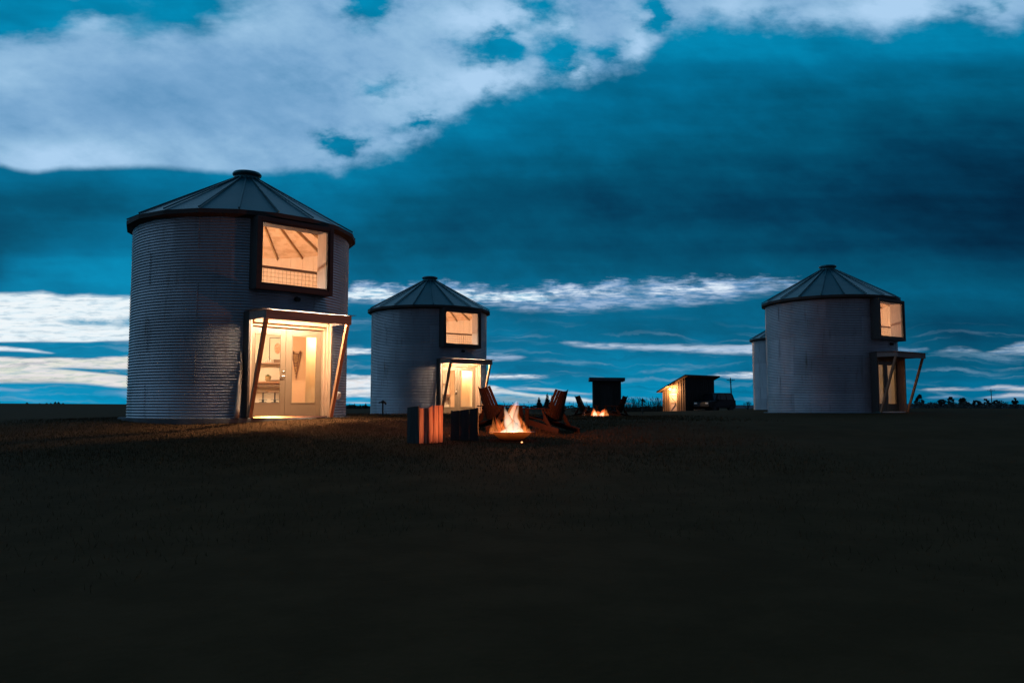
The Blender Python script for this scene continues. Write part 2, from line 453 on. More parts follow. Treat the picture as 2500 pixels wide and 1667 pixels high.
M_CHAIR = pmat('red_brown_chair_stain', (.017, .0045, .0035), .8, 0, (.010, .003, .0025), (8, 8, 20), .2, 3, spec=.2)
M_BLOCKD = pmat('unlit_plank', (.030, .034, .032), .75, 0, (.018, .020, .019), (12, 12, 2), .5, 3)  # seat faces turned from the fire: their shade is put into the colour
M_BLOCK = pmat('firelit_plank', (.74, .30, .18), .6, 0, (.42, .11, .06), (26, 26, 1.4), .35, 3, lo=.42, hi=.6)  # same seat planks, firelight put into a brighter, redder colour
M_STEEL = pmat('fire_bowl_steel', (.05, .042, .038), .6, .6, (.10, .06, .04), (6, 6, 6), .3, 4)
M_CHAR = pmat('charred_wood', (.03, .022, .018), .9, 0, (.09, .04, .02), (9, 9, 9), .5, 4)
M_BARN = pmat('board_and_batten_wood', (.24, .13, .065), .75, 0, (.14, .075, .038), (16, 16, 1.2), .4, 3)
M_BARND = pmat('dark_shed_siding', (.030, .024, .020), .85, 0, (.018, .015, .013), (10, 10, 1.2), .4, 3)
M_SROOF = pmat('shed_roof_metal', (.050, .060, .070), .5, .3, (.035, .040, .045), (2, 2, 2))
M_SDOOR = pmat('shed_door_paint', (.66, .46, .36), .6, 0, (.58, .38, .28), (10, 10, 2))
M_BRANCH = pmat('bleached_branch', (.46, .38, .32), .75, 0, (.26, .19, .14), (12, 12, 3), .5, 5)
M_CAR = pmat('dark_car_paint', (.005, .005, .006), .5, 0.0, spec=.25)
M_CARGL = pmat('car_glass', (.010, .012, .016), .06, 0.0)
M_TYRE = pmat('tyre_rubber', (.012, .012, .012), .85)
M_POLE = pmat('utility_pole_wood', (.05, .04, .035), .85, 0, (.03, .025, .02), (6, 6, 1))
M_NEEDLE = pmat('conifer_foliage', (.022, .030, .018), .8, 0, (.012, .017, .012), (2, 2, 2))
M_LEAF = pmat('dark_tree_foliage', (.030, .028, .018), .8, 0, (.016, .016, .012), (1, 1, 1))
M_BARK = pmat('tree_bark', (.030, .022, .018), .9, 0, (.018, .014, .012), (3, 3, 1))
M_WEED = pmat('dry_weed', (.05, .042, .025), .9, 0, (.03, .027, .018), (2, 2, 2))
M_GROUND = pmat('turf_soil', (.098, .048, .021), 1.0, 0, (.078, .039, .017), (1.4, 1.4, 1.4), .25, 9, spec=.02, bdist=.03)
M_GRASS = pmat('dry_grass', (.085, .048, .019), .85, 0, (.045, .026, .011), (5, 5, 5), spec=.1)
M_HILL = pmat('haze_blue_hill', (.022, .030, .050), .95, 0, (.015, .022, .034), (.01, .01, .01))  # blue distance haze is mixed into the hill colour
M_GREEN = pmat('succulent_leaf', (.16, .24, .05), .5, 0, (.10, .16, .03), (30, 30, 30))
M_POT = pmat('clay_pot', (.34, .24, .10), .7)
M_PAPER = pmat('print_paper', (.80, .72, .56), .8)
M_INK = pmat('orange_ink', (.62, .26, .12), .8, 0, (.78, .52, .34), (40, 40, 40))
M_FELT = pmat('brown_pennant_felt', (.14, .055, .020), .9, 0, (.10, .038, .014), (40, 40, 40))
M_FELTP = pmat('pale_pennant_lettering', (.50, .30, .11), .9)
M_CERAM = pmat('white_ceramic', (.80, .76, .68), .3)
M_BOARD = pmat('pale_plank', (.50, .34, .22), .7, 0, (.40, .26, .16), (3, 14, 3))


def emission(name, c, s):
    m = bpy.data.materials.new(name)
    m.use_nodes = True
    N = NT(m.node_tree)
    N.n.clear()
    o = N.node('ShaderNodeOutputMaterial')
    e = N.node('ShaderNodeEmission')
    e.inputs[0].default_value = (*c[:3], 1)
    e.inputs[1].default_value = s
    N.l.new(e.outputs[0], o.inputs[0])
    return m


def flame_mat(name, c, s):
    m = bpy.data.materials.new(name)
    m.use_nodes = True
    N = NT(m.node_tree)
    N.n.clear()
    o = N.node('ShaderNodeOutputMaterial')
    e = N.node('ShaderNodeEmission')
    e.inputs[0].default_value = (*c[:3], 1)
    e.inputs[1].default_value = s
    N.l.new(e.outputs[0], o.inputs['Volume'])
    return m


WARM = (1.0, .76, .50)
M_STRIP = emission('lit_strip_lamp', (1.0, .74, .49), 850.0)
M_BULB = emission('lit_shed_bulb', (1.0, .72, .40), 90.0)
def glow_mat():  # bowl underside: orange glow painted in as emission, stronger toward the rim
    m = pmat('bowl_glow_steel', (.05, .042, .038), .6, .6)
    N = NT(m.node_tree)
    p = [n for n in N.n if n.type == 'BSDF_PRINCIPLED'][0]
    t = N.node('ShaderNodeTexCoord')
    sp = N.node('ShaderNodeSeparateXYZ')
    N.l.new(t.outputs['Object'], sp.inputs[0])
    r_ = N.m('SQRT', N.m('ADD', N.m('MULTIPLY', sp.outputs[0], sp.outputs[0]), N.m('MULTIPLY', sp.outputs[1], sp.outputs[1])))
    under_glow = N.m('MULTIPLY', N.m('POWER', N.step(sp.outputs[2], -.21, .06), 1.6), N.m('ADD', .55, N.m('MULTIPLY', N.noise(t.outputs['Object'], 7.0, 3.0), .8)))
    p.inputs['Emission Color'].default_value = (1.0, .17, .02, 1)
    N.put(p.inputs['Emission Strength'], N.m('MULTIPLY', under_glow, .36))
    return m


M_GLOW = glow_mat()
M_EMBER = emission('glowing_ember', (1.0, .38, .14), 3.0)
M_GLINT = emission('lit_marker_lamp', (1.0, .80, .70), 3.0)
M_FCORE = flame_mat('flame_core', (1.0, .78, .58), 5.0)
M_FMID = flame_mat('flame_mid', (1.0, .27, .06), 4.2)
M_FOUT = flame_mat('flame_wisp', (1.0, .15, .03), 7.0)


def glass_mat():
    m = bpy.data.materials.new('window_glass')
    m.use_nodes = True
    N = NT(m.node_tree)
    N.n.clear()
    o = N.node('ShaderNodeOutputMaterial')
    tr = N.node('ShaderNodeBsdfTransparent')
    gl = N.node('ShaderNodeBsdfGlossy')
    gl.inputs['Roughness'].default_value = .02
    fr = N.node('ShaderNodeFresnel')
    ge = N.node('ShaderNodeNewGeometry')
    N.put(fr.inputs[0], N.m('SUBTRACT', 1.45, N.m('MULTIPLY', ge.outputs['Backfacing'], 1.45 - 1 / 1.45)))
    mx = N.node('ShaderNodeMixShader')
    N.l.new(fr.outputs[0], mx.inputs[0])
    N.l.new(tr.outputs[0], mx.inputs[1])
    N.l.new(gl.outputs[0], mx.inputs[2])
    N.l.new(mx.outputs[0], o.inputs[0])
    return m


M_GLASS = glass_mat()


# ------------------------------------------------------------------ mesh builder
class MB:
    def __init__(s):
        s.v = []
        s.f = []

    def add(s, vs, fs):
        o = len(s.v)
        s.v += [tuple(p) for p in vs]
        s.f += [tuple(i + o for i in f) for f in fs]
        return s

    def box(s, c, d, rz=0.0, ry=0.0, rx=0.0):
        m = Matrix.Rotation(rz, 3, 'Z') @ Matrix.Rotation(ry, 3, 'Y') @ Matrix.Rotation(rx, 3, 'X')
        vs = []
        for z in (-.5, .5):
            for x, y in ((-.5, -.5), (.5, -.5), (.5, .5), (-.5, .5)):
                vs.append(Vector(c) + m @ Vector((x * d[0], y * d[1], z * d[2])))
        return s.add(vs, [(3, 2, 1, 0), (4, 5, 6, 7), (0, 1, 5, 4), (1, 2, 6, 5), (2, 3, 7, 6), (3, 0, 4, 7)])

    def bb(s, x0, x1, y0, y1, z0, z1):
        return s.box(((x0 + x1) / 2, (y0 + y1) / 2, (z0 + z1) / 2), (x1 - x0, y1 - y0, z1 - z0))

    def beam(s, a, b, w, d, up=(0, 0, 1)):
        a, b = Vector(a), Vector(b)
        t = (b - a).normalized()
        u = Vector(up)
        x = t.cross(u)
        if x.length < 1e-4:
            x = t.cross(Vector((1, 0, 0)))
        x.normalize()
        y = x.cross(t)
        vs = []
        for p in (a, b):
            for i, j in ((-.5, -.5), (.5, -.5), (.5, .5), (-.5, .5)):
                vs.append(p + x * w * i + y * d * j)
        return s.add(vs, [(0, 1, 2, 3), (7, 6, 5, 4), (4, 5, 1, 0), (5, 6, 2, 1), (6, 7, 3, 2), (7, 4, 0, 3)])

    def tube(s, pts, rad, n=8, cap=True):
        pts = [Vector(p) for p in pts]
        if not isinstance(rad, (list, tuple)):
            rad = [rad] * len(pts)
        vs, fs = [], []
        ref = None
        for i, p in enumerate(pts):
            t = (pts[min(i + 1, len(pts) - 1)] - pts[max(i - 1, 0)])
            t = t.normalized() if t.length > 1e-9 else Vector((0, 0, 1))
            if ref is None:
                ref = Vector((1, 0, 0)) if abs(t.x) < .9 else Vector((0, 1, 0))
            x = (ref - t * ref.dot(t)).normalized()
            ref = x
            y = t.cross(x)
            for k in range(n):
                a = 2 * math.pi * k / n
                vs.append(p + (x * math.cos(a) + y * math.sin(a)) * rad[i])
        for i in range(len(pts) - 1):
            for k in range(n):
                k2 = (k + 1) % n
                fs.append((i * n + k, i * n + k2, (i + 1) * n + k2, (i + 1) * n + k))
        if cap:
            fs.append(tuple(range(n - 1, -1, -1)))
            fs.append(tuple((len(pts) - 1) * n + k for k in range(n)))
        return s.add(vs, fs)

    def lathe(s, prof, n=32, a0=0.0, a1=2 * math.pi, c=(0, 0, 0), skip=None):
        full = abs(a1 - a0 - 2 * math.pi) < 1e-6
        cols = n if full else n + 1
        vs, fs = [], []
        for r, z in prof:
            for k in range(cols):
                a = a0 + (a1 - a0) * k / n
                vs.append((c[0] + r * math.cos(a), c[1] + r * math.sin(a), c[2] + z))
        for i in range(len(prof) - 1):
            for k in range(n):
                k2 = (k + 1) % cols
                if skip and skip(a0 + (a1 - a0) * (k + .5) / n, (prof[i][1] + prof[i + 1][1]) / 2):
                    continue
                fs.append((i * cols + k, i * cols + k2, (i + 1) * cols + k2, (i + 1) * cols + k))
        return s.add(vs, fs)

    def build(s, name, mat, parent=None, smooth=False, bevel=0.0, loc=None, link=True):
        me = bpy.data.meshes.new(name)
        me.from_pydata(s.v, [], s.f)
        me.validate()
        if bevel or smooth == 'fix':
            bm = bmesh.new()
            bm.from_mesh(me)
            if bevel:
                es = [e for e in bm.edges if e.is_manifold and e.calc_face_angle(0) > .6]
                bmesh.ops.bevel(bm, geom=es, offset=bevel, segments=1, affect='EDGES', clamp_overlap=True)
            bmesh.ops.recalc_face_normals(bm, faces=bm.faces)
            bm.to_mesh(me)
            bm.free()
        me.materials.append(mat)
        if smooth is True:
            me.polygons.foreach_set('use_smooth', [True] * len(me.polygons))
        me.update()
        o = bpy.data.objects.new(name, me)
        col.objects.link(o)
        if parent:
            o.parent = parent
        if loc:
            o.location = loc
        return o


def empty(name, loc=(0, 0, 0), rz=0.0):
    o = bpy.data.objects.new(name, None)
    o.empty_display_size = .3
    o.location = loc
    o.rotation_euler = (0, 0, rz)
    col.objects.link(o)
    return o


def tag(o, label=None, cat=None, group=None, kind=None):
    if label:
        o['label'] = label
    if cat:
        o['category'] = cat
    if group:
        o['group'] = group
    if kind:
        o['kind'] = kind
    return o


def copy_tree(o, parent=None, skip=()):
    c = o.copy()
    col.objects.link(c)
    if parent:
        c.parent = parent
    for ch in [x for x in o.children if x.name.split('.')[0] not in skip]:
        copy_tree(ch, c, skip)
    return c


def lamp(name, loc, power, color, radius=.08, parent=None):
    d = bpy.data.lights.new(name, 'POINT')
    d.energy = power
    d.color = color
    d.shadow_soft_size = radius
    o = bpy.data.objects.new(name, d)
    o.location = loc
    col.objects.link(o)
    if parent:
        o.parent = parent
    return o


# ------------------------------------------------------------------ terrain
PROF = [(-200, -1.5), (-20, -1.3), (0, -1.2), (8, -.95), (13, -.62), (15, -.49), (17.2, -.44), (18.6, -.30), (21, -.20), (24, -.20), (30, -.22), (36, -.24), (45, -.36), (60, -.38),
        (75, -.42), (100, -.5), (200, -.9), (400, -1.3), (1200, -2.6), (6000, -12)]
BUMPS = [(-6.6, 19.4, 4.0, 2.5, .235), (-2.2, 35.5, 4.5, 4.0, .12), (28, 52, 14, 14, .50), (14, 35, 5, 5, .10), (-380, 520, 230, 130, 3.9), (4.2, 39, 3, 4, -.20), (-40, 120, 40, 60, .4),
         (60, 260, 90, 70, .6)]


def hgt(x, y):
    z = PROF[-1][1]
    for (a, za), (b, zb) in zip(PROF, PROF[1:]):
        if y <= b:
            t = min(1, max(0, (y - a) / (b - a)))
            z = za + (zb - za) * t
            break
    for bx, by, sx, sy, k in BUMPS:
        z += k * math.exp(-.5 * (((x - bx) / sx) ** 2 + ((y - by) / sy) ** 2))
    n = .5 * math.sin(x * 1.3 + .7 * math.sin(y * .9)) * math.sin(y * 1.1 + x * .4) + .3 * math.sin(x * 2.9 + 1.7) * math.sin(y * 3.3)
    return z + .018 * n


def lines(spec):
    out = []
    for a, b, st in spec:
        k = max(1, int(round((b - a) / st)))
        out += [a + (b - a) * i / k for i in range(k)]
    return out + [spec[-1][1]]


gx = lines([(-6000, -1000, 500), (-1000, -200, 50), (-200, -40, 8), (-40, -14, 1.3), (-14, 8, .28), (8, 40, 1.3), (40, 200, 8), (200, 1000, 50), (1000, 6000, 500)])
gy = lines([(-200, -10, 20), (-10, 8, 1.5), (8, 40, .28), (40, 90, 1.5), (90, 300, 10), (300, 1200, 40), (1200, 7000, 500)])
g = MB()
g.v = [(x, y, hgt(x, y)) for y in gy for x in gx]
nx = len(gx)
g.f = [(j * nx + i, j * nx + i + 1, (j + 1) * nx + i + 1, (j + 1) * nx + i) for j in range(len(gy) - 1) for i in range(nx - 1)]
tag(g.build('ground', M_GROUND, smooth=True), kind='structure')

# far hills beyond the trees on the right
hb = MB()
hx = [700 + 90 * i for i in range(34)]
prof = []
for i, x in enumerate(hx):
    t = i / 33
    prof.append(3 + 9 * math.sin(math.pi * min(1, t * 1.2 + .02)) ** .7 * (.8 + .2 * math.sin(i * .9)) + 1.5 * math.sin(i * 2.1))
ring = []
for d, k in ((2600, 0), (2850, .6), (3100, 1.0), (3600, .9), (4300, 0)):
    for x, h in zip(hx, prof):
        hb.v.append((x * d / 3000, d, -16 + (h + 16) * k))
n = len(hx)
for j in range(4):
    for i in range(n - 1):
        hb.f.append((j * n + i, j * n + i + 1, (j + 1) * n + i + 1, (j + 1) * n + i))
tag(hb.build('hills', M_HILL, smooth=True), kind='structure')

# ------------------------------------------------------------------ grain bin
BR, BH = 2.68, 4.66           # wall radius and height (door faces local -Y)
PITCHC = 0.0677               # corrugation pitch


def opening(a, z):
    d = (a + math.pi / 2 + math.pi) % (2 * math.pi) - math.pi
    if abs(d) < R(21.2) and z < 2.24:
        return True
    if abs(d) < R(20.4) and 3.00 < z < 4.60:
        return True
    return False


def make_bin():
    root = empty('grain_bin')
    # corrugated wall with lapped vertical seams
    prof = []
    k = 6
    nz = int(BH / PITCHC * k)
    for i in range(nz + 1):
        z = BH * i / nz
        prof.append((BR + .0095 * math.cos(2 * math.pi * z / PITCHC), z))
    w = MB().lathe(prof, 180, skip=opening)
    rows_ = 6
    for r_ in range(rows_):
        i0, i1 = int(nz * r_ / rows_), int(nz * (r_ + 1) / rows_)
        for q in range(6):
            a = R(60 * q + (30 if r_ % 2 else 0) + 14)
            if opening(a, (prof[i0][1] + prof[i1][1]) / 2):
                continue
            w.lathe([(pr + .004, pz) for pr, pz in prof[i0:i1 + 1]], 1, a - R(.45), a + R(.45))
            for zz in range(i0 + 3, i1, 6):
                pr, pz = prof[zz]
                w.box(((BR + .016) * math.cos(a), (BR + .016) * math.sin(a), pz + PITCHC / 2), (.012, .022, .022), a)
    w.build('wall', M_GALV, root, smooth=True)
    # slab
    MB().lathe([(0, -.35), (BR + .19, -.35), (BR + .19, -.005), (BR + .17, .008), (0, .010)], 64).build('slab', M_CONC, root, bevel=0)
    # roof: 20 pressed panels with standing ribs, overhanging eave, collar and cap
    NP = 20
    re, ze, rc, zc = 2.85, 4.80, .33, 6.26
    rf = MB()
    ring = []
    for r_, z_ in ((re, ze), (re * .66 + rc * .34, ze + (zc - ze) * .335), (rc, zc)):
        ring.append([(r_ * math.cos(2 * math.pi * (i + .5) / NP), r_ * math.sin(2 * math.pi * (i + .5) / NP), z_) for i in range(NP)])
    for a, b in zip(ring, ring[1:]):
        for i in range(NP):
            j = (i + 1) % NP
            rf.add([a[i], a[j], b[j], b[i]], [(0, 1, 2, 3)])
    for i in range(NP):
        p, q = Vector(ring[0][i]), Vector(ring[2][i])
        rf.beam(p * 1.004 + Vector((0, 0, .012)), q + Vector((0, 0, .016)), .03, .036)
    roof = rf.build('roof', M_ROOF, root)
    ev = MB()
    pr2 = [(re - .01, ze - .001), (re + .015, ze - .005), (re + .012, ze - .105), (re - .03, ze - .115), (BR + .02, BH - .02)]
    for (r0, z0), (r1, z1) in zip(pr2, pr2[1:]):
        for i in range(NP):
            a0, a1 = 2 * math.pi * (i + .5) / NP, 2 * math.pi * (i + 1.5) / NP
            ev.add([(r0 * math.cos(a0), r0 * math.sin(a0), z0), (r0 * math.cos(a1), r0 * math.sin(a1), z0),
                    (r1 * math.cos(a1), r1 * math.sin(a1), z1), (r1 * math.cos(a0), r1 * math.sin(a0), z1)], [(0, 1, 2, 3)])
    ev.build('eave', M_EAVE, roof)
    MB().lathe([(.32, zc - .03), (.30, zc + .05), (.31, zc + .09), (.36, zc + .11), (.375, zc + .15), (.35, zc + .19), (.20, zc + .22), (0, zc + .23)], 36).build('vent_cap', M_ROOF, roof, smooth=True)
    # interior lining
    lin = MB().lathe([(BR - .12, .012), (BR - .12, 2.74)], 120, skip=opening)
    lin.build('lower_lining', M_WALLIN, root, smooth=True)
    up = MB().lathe([(BR - .12, 2.92), (BR - .12, 3.08), (BR - .12, 4.59), (BR - .12, BH + .02)], 120, skip=opening)
    for q in range(40):                                             # battens over the panel joints
        a = 2 * math.pi * q / 40
        if not opening(a, 3.8):
            up.box(((BR - .126) * math.cos(a), (BR - .126) * math.sin(a), 3.78), (.012, .014, 1.7), a)
    up.build('upper_lining', M_PLY, root)
    MB().lathe([(0, .014), (BR - .12, .014)], 48).build('floor', M_FLOOR, root)
    lf = MB().lathe([(0, 2.74), (BR - .12, 2.74), (BR - .12, 2.92), (0, 2.92)], 64)
    lf.build('loft_floor', M_JAMB, root)
    cl = MB().lathe([(BR - .10, BH - .03), (.36, 6.06), (0, 6.08)], 40)
    ceil_ = cl.build('ceiling', M_PINE, root)
    for i in range(NP):
        a = 2 * math.pi * (i + .5) / NP
        MB().beam((2.56 * math.cos(a), 2.56 * math.sin(a), BH - .045), (.3 * math.cos(a), .3 * math.sin(a), 6.01), .038, .10).build('rafter', M_RAFT, ceil_)
    # loft railing with hog-wire panel
    rl = MB()
    yr = -2.02
    xr = 1.54
    rl.bb(-xr, xr, yr - .035, yr + .035, 3.60, 3.66)
    for x in (-xr + .03, xr - .03):
        rl.bb(x - .035, x + .035, yr - .03, yr + .03, 2.925, 3.60)
    rail = rl.build('loft_railing', M_RAFT, root)
    wm = MB()
    x = -xr + .1
    while x < xr:
        wm.beam((x, yr, 2.95), (x, yr, 3.595), .006, .006, (0, 1, 0))
        x += .1016
    for i in range(6):
        z = 3.0 + .1016 * i
        wm.beam((-xr, yr, z), (xr, yr, z), .006, .006)
    wm.build('wire_panel', M_WIRE, rail)
    # upper picture window in a deep dark box
    yw = -2.82
    wn = empty('window')
    wn.parent = root
    fr = MB()
    x0, x1, z0, z1 = .885, .985, 3.07, 4.55
    for sx in (-1, 1):
        fr.bb(min(sx * x0, sx * x1), max(sx * x0, sx * x1), yw - .06, -2.30, z0 - .11, z1 + .10)
    fr.bb(-x0, x0, yw - .06, -2.30, z1, z1 + .10)
    fr.bb(-x0, x0, yw - .06, -2.30, z0 - .11, z0)
    fr.build('frame', M_TRIM, wn, bevel=.006)
    ins = MB()
    for sx in (-1, 1):
        ins.bb(min(sx * (x0 - .05), sx * x0), max(sx * (x0 - .05), sx * x0), yw - .03, yw + .04, z0, z1)
    ins.bb(-x0 + .05, x0 - .05, yw - .03, yw + .04, z1 - .045, z1)
    ins.bb(-x0 + .05, x0 - .05, yw - .03, yw + .04, z0, z0 + .05)
    ins.build('sash', M_TRIM, wn)
    for sx in (-1, 1):                                               # pale reveal inside
        rv = MB()
        rv.bb(min(sx * (x0 - .018), sx * (x0 - .002)), max(sx * (x0 - .018), sx * (x0 - .002)), yw + .041, -2.30, z0 + .005, z1 - .005)
        rv.build('reveal', M_JAMB, wn)
    gp = MB()
    gp.bb(-x0 + .045, x0 - .045, yw - .004, yw + .004, z0 + .045, z1 - .04)
    gp.build('pane', M_GLASS, wn)
    # boxed timber entrance: outer posts dark, stepped pale jambs inside
    yf = -2.76
    ef = MB()
    for sx in (-1, 1):
        ef.bb(min(sx * 1.03, sx * 1.075), max(sx * 1.03, sx * 1.075), yf, -2.28, .02, 2.452)
    ef.bb(-1.03, 1.03, yf + .002, -2.28, 2.29, 2.451)
    ent = ef.build('entrance_frame', M_TRIM, root, bevel=.004)
    for sx in (-1, 1):
        jb = MB()
        for (a, b, y0) in ((.995, 1.029, yf - .005), (.965, .995, yf + .10), (.935, .965, yf + .20)):
            jb.bb(min(sx * a, sx * b), max(sx * a, sx * b), y0, -2.38, .02, 2.289)
        jb.build('jamb', M_JAMB, ent, bevel=.003)
    hd = MB()
    hd.bb(-.935, .935, yf + .02, -2.38, 2.20, 2.288)
    hd.bb(-.935, .935, yf + .16, -2.38, 2.13, 2.20)
    hd.build('header', M_FIRX, ent, bevel=.003)
    th = MB().bb(-.935, .935, -2.80, -2.36, .0105, .045)
    th.build('threshold', M_CHROME, ent)
    # french doors
    yd = -2.46
    for sx in (-1, 1):
        d = empty('door')
        d.parent = root
        d.location = (sx * .4665, yd, 0)
        s_ = MB()
        hw, top, bot = .4645, 2.125, .05
        s_.bb(-hw, -hw + .135, -.022, .022, bot, top)
        s_.bb(hw - .135, hw, -.022, .022, bot, top)
        s_.bb(-hw + .135, hw - .135, -.0215, .0215, top - .15, top)
        s_.bb(-hw + .135, hw - .135, -.0215, .0215, bot, bot + .29)
        s_.build('stiles_and_rails', M_DOOR, d, bevel=.004)
        st = MB()
        for a in (-1, 1):
            st.bb(min(a * (hw - .135), a * (hw - .155)), max(a * (hw - .135), a * (hw - .155)), -.030, -.005, bot + .29, top - .15)
        st.bb(-hw + .155, hw - .155, -.030, -.005, bot + .29, bot + .312)
        st.bb(-hw + .155, hw - .155, -.030, -.005, top - .172, top - .15)
        st.build('glazing_bead', M_DOOR, d, bevel=.003)
        MB().bb(-hw + .13, hw - .13, -.004, .004, bot + .285, top - .145).build('pane', M_GLASS, d)
        if sx < 0:
            h = MB()
            h.tube([(hw - .065, -.022, 1.10), (hw - .065, -.034, 1.10)], .034, 20)
            h.tube([(hw - .065, -.034, 1.10), (hw - .065, -.055, 1.10)], .020, 16)
            h.build('deadbolt', M_CHROME, d, smooth=True)
            h = MB()
            h.tube([(hw - .065, -.022, .98), (hw - .065, -.034, .98)], .036, 20)
            h.tube([(hw - .065, -.03, .98), (hw - .065, -.075, .98)], .012, 12)
            h.tube([(hw - .065, -.075, .98), (hw - .11, -.078, .98), (hw - .19, -.070, .975)], [.014, .013, .010], 12)
            h.build('handle', M_CHROME, d, smooth=True)
        else:
            MB().bb(-hw - .028, -hw + .012, -.034, -.0225, .05, 2.12).build('astragal', M_DOOR, d, bevel=.003)
    # canopy: corrugated sheet on beams, raking struts, strip lamp behind the fascia
    cn = empty('canopy')
    cn.parent = root
    yo = -3.62
    bm_ = MB()
    bm_.bb(-1.075, 1.075, yo, yo + .045, 2.20, 2.408)
    for sx in (-1, 1):
        a_, b_ = min(sx * 1.03, sx * 1.075), max(sx * 1.03, sx * 1.075)
        ya, yb_ = yo + .045, yf - .002
        bm_.add([(a_, ya, 2.235), (b_, ya, 2.235), (b_, yb_, 2.235), (a_, yb_, 2.235), (a_, ya, 2.409), (b_, ya, 2.409), (b_, yb_, 2.448), (a_, yb_, 2.448)],
                [(3, 2, 1, 0), (4, 5, 6, 7), (0, 1, 5, 4), (1, 2, 6, 5), (2, 3, 7, 6), (3, 0, 4, 7)])
    bm_.build('beam', M_GREYW, cn, bevel=.004)
    sh = MB()
    nxs = 112
    xs = [-1.16 + 2.32 * i / nxs for i in range(nxs + 1)]
    vs = []
    for th_ in (0, .002):
        for y, zb in ((-2.60, 2.47), (yo - .07, 2.418)):
            for x in xs:
                vs.append((x, y, zb + .011 * math.cos(2 * math.pi * x / .0762) + th_))
    m_ = nxs + 1
    fs = []
    for i in range(nxs):
        fs.append((i, m_ + i, m_ + i + 1, i + 1))
        fs.append((2 * m_ + i, 2 * m_ + i + 1, 3 * m_ + i + 1, 3 * m_ + i))
        fs.append((m_ + i, 3 * m_ + i, 3 * m_ + i + 1, m_ + i + 1))
    sh.add(vs, fs)
    sh.build('corrugated_sheet', M_GALV, cn, smooth=False)
    for sx in (-1, 1):
        MB().beam((sx * 1.025, yf - .05, .02), (sx * 1.025, yo + .10, 2.232), .085, .085, (0, 1, 0)).build('strut', M_FIR, cn, bevel=.004)
    MB().bb(-.98, .98, yo + .047, yo + .072, 2.325, 2.35).build('strip_lamp', M_STRIP, cn)
    # small fitting on the wall between window and canopy
    ft = MB().tube([(.12, -2.66, 2.82), (.12, -2.72, 2.82)], .06, 18).tube([(.12, -2.72, 2.82), (.12, -2.80, 2.80)], [.045, .055], 18)
    ft.build('wall_fitting', M_BLACK, root, smooth=False)
    # round dryer vent right of the door
    dv = MB().tube([(1.50, -2.14, .55), (1.545, -2.255, .55)], .105, 24).tube([(1.545, -2.255, .555), (1.56, -2.29, .54)], [.10, .07], 24)
    dv.build('vent_hood', M_CERAM, root)
    # inside walls, square to the view through the doors: rotated 27 degrees
    ra = R(-27)

    def Q(x, y, z):
        return (x * math.cos(ra) - y * math.sin(ra), x * math.sin(ra) + y * math.cos(ra), z)
    bw = MB()
    bw.box(Q(.35, 1.66, 1.37), (1.9, .08, 2.71), ra)
    bw.build('back_wall', M_WALLIN, root)
    pt = MB()
    pt.box(Q(1.37, 1.06, 1.37), (.53, .10, 2.71), ra)
    pt.box(Q(1.145, 1.36, 1.37), (.08, .50, 2.71), ra)
    pt.build('partition', M_PART, root)
    return root, Q


BIN, Q = make_bin()


def bin_lights(root, low, loft, side):
    if low:
        lamp('lower_lamp', (-.75, -.55, 2.35), low, WARM, .12, root)
    if side:
        lamp('hall_lamp', (*Q(1.62, 1.45, 0)[:2], 2.2), side, (1.0, .70, .36), .10, root)
    if loft:
        lamp('loft_lamp', (-.9, -.3, 3.35), loft, (1.0, .83, .64), .15, root)


def place_bin(o, x, y, z, ang, label):
    o.location = (x, y, z)
    o.rotation_euler = (0, 0, R(ang + 90))
    tag(o, label, 'grain bin', 'corrugated grain bins turned into cabins')


def polar(d, az):
    return d * math.sin(R(az)), d * math.cos(R(az))


b2 = copy_tree(BIN)
b3 = copy_tree(BIN, skip=('strip_lamp', 'back_wall', 'partition'))
b4 = copy_tree(BIN, skip=('strip_lamp', 'back_wall', 'partition', 'vent_hood'))
x1, y1 = polar(22.0, -18.7)
x2, y2 = polar(37.5, -5.93)
x3, y3 = polar(37.7, 21.77)
x4, y4 = polar(57.3, 19.46)
place_bin(BIN, x1, y1, .03, -47.5, 'largest and nearest silver grain bin cabin with pennant seen through its glowing french doors')
place_bin(b2, x2, y2, -.08, -53.5, 'middle silver grain bin cabin standing behind the lit fire bowl and dark slatted chair')
place_bin(b3, x3, y3, .05, -54.5, 'grain bin cabin on the right with unlit canopy and amber light behind its doors')
place_bin(b4, x4, y4, .04, -57.0, 'far grain bin almost hidden behind the left edge of the right hand bin')
bin_lights(BIN, 330, 310, 50)
bin_lights(b2, 360, 310, 80)
bin_lights(b3, 50, 240, 0)


# ------------------------------------------------------------------ things inside the bins
def at_bin(root_loc, ang, x, y, z, use_q=True):
    p = Q(x, y, z) if use_q else (x, y, z)
    a = R(ang + 90)
    return (root_loc[0] + p[0] * math.cos(a) - p[1] * math.sin(a), root_loc[1] + p[0] * math.sin(a) + p[1] * math.cos(a), root_loc[2] + p[2])


B1, B2, B3 = (x1, y1, .03), (x2, y2, -.08), (x3, y3, .05)
A1, A2, A3 = -47.5, -53.5, -54.5
RZ1, RZ2 = R(A1 + 90 - 27), R(A2 + 90 - 27)


def counter(loc, rz, label):
    t = empty('counter_desk', loc, rz)
    MB().bb(-.75, .42, -.50, 0, .90, .945).build('top', M_FIRX, t, bevel=.004)
    MB().bb(-.70, .40, -.44, -.40, .80, .86).build('apron', M_DARKWOOD, t)
    for x in (-.70, .36):
        MB().bb(x - .03, x + .03, -.46, -.40, 0, .80).build('leg', M_DARKWOOD, t)
    tag(t, label, 'desk', 'counter desks in the cabins')
    return t


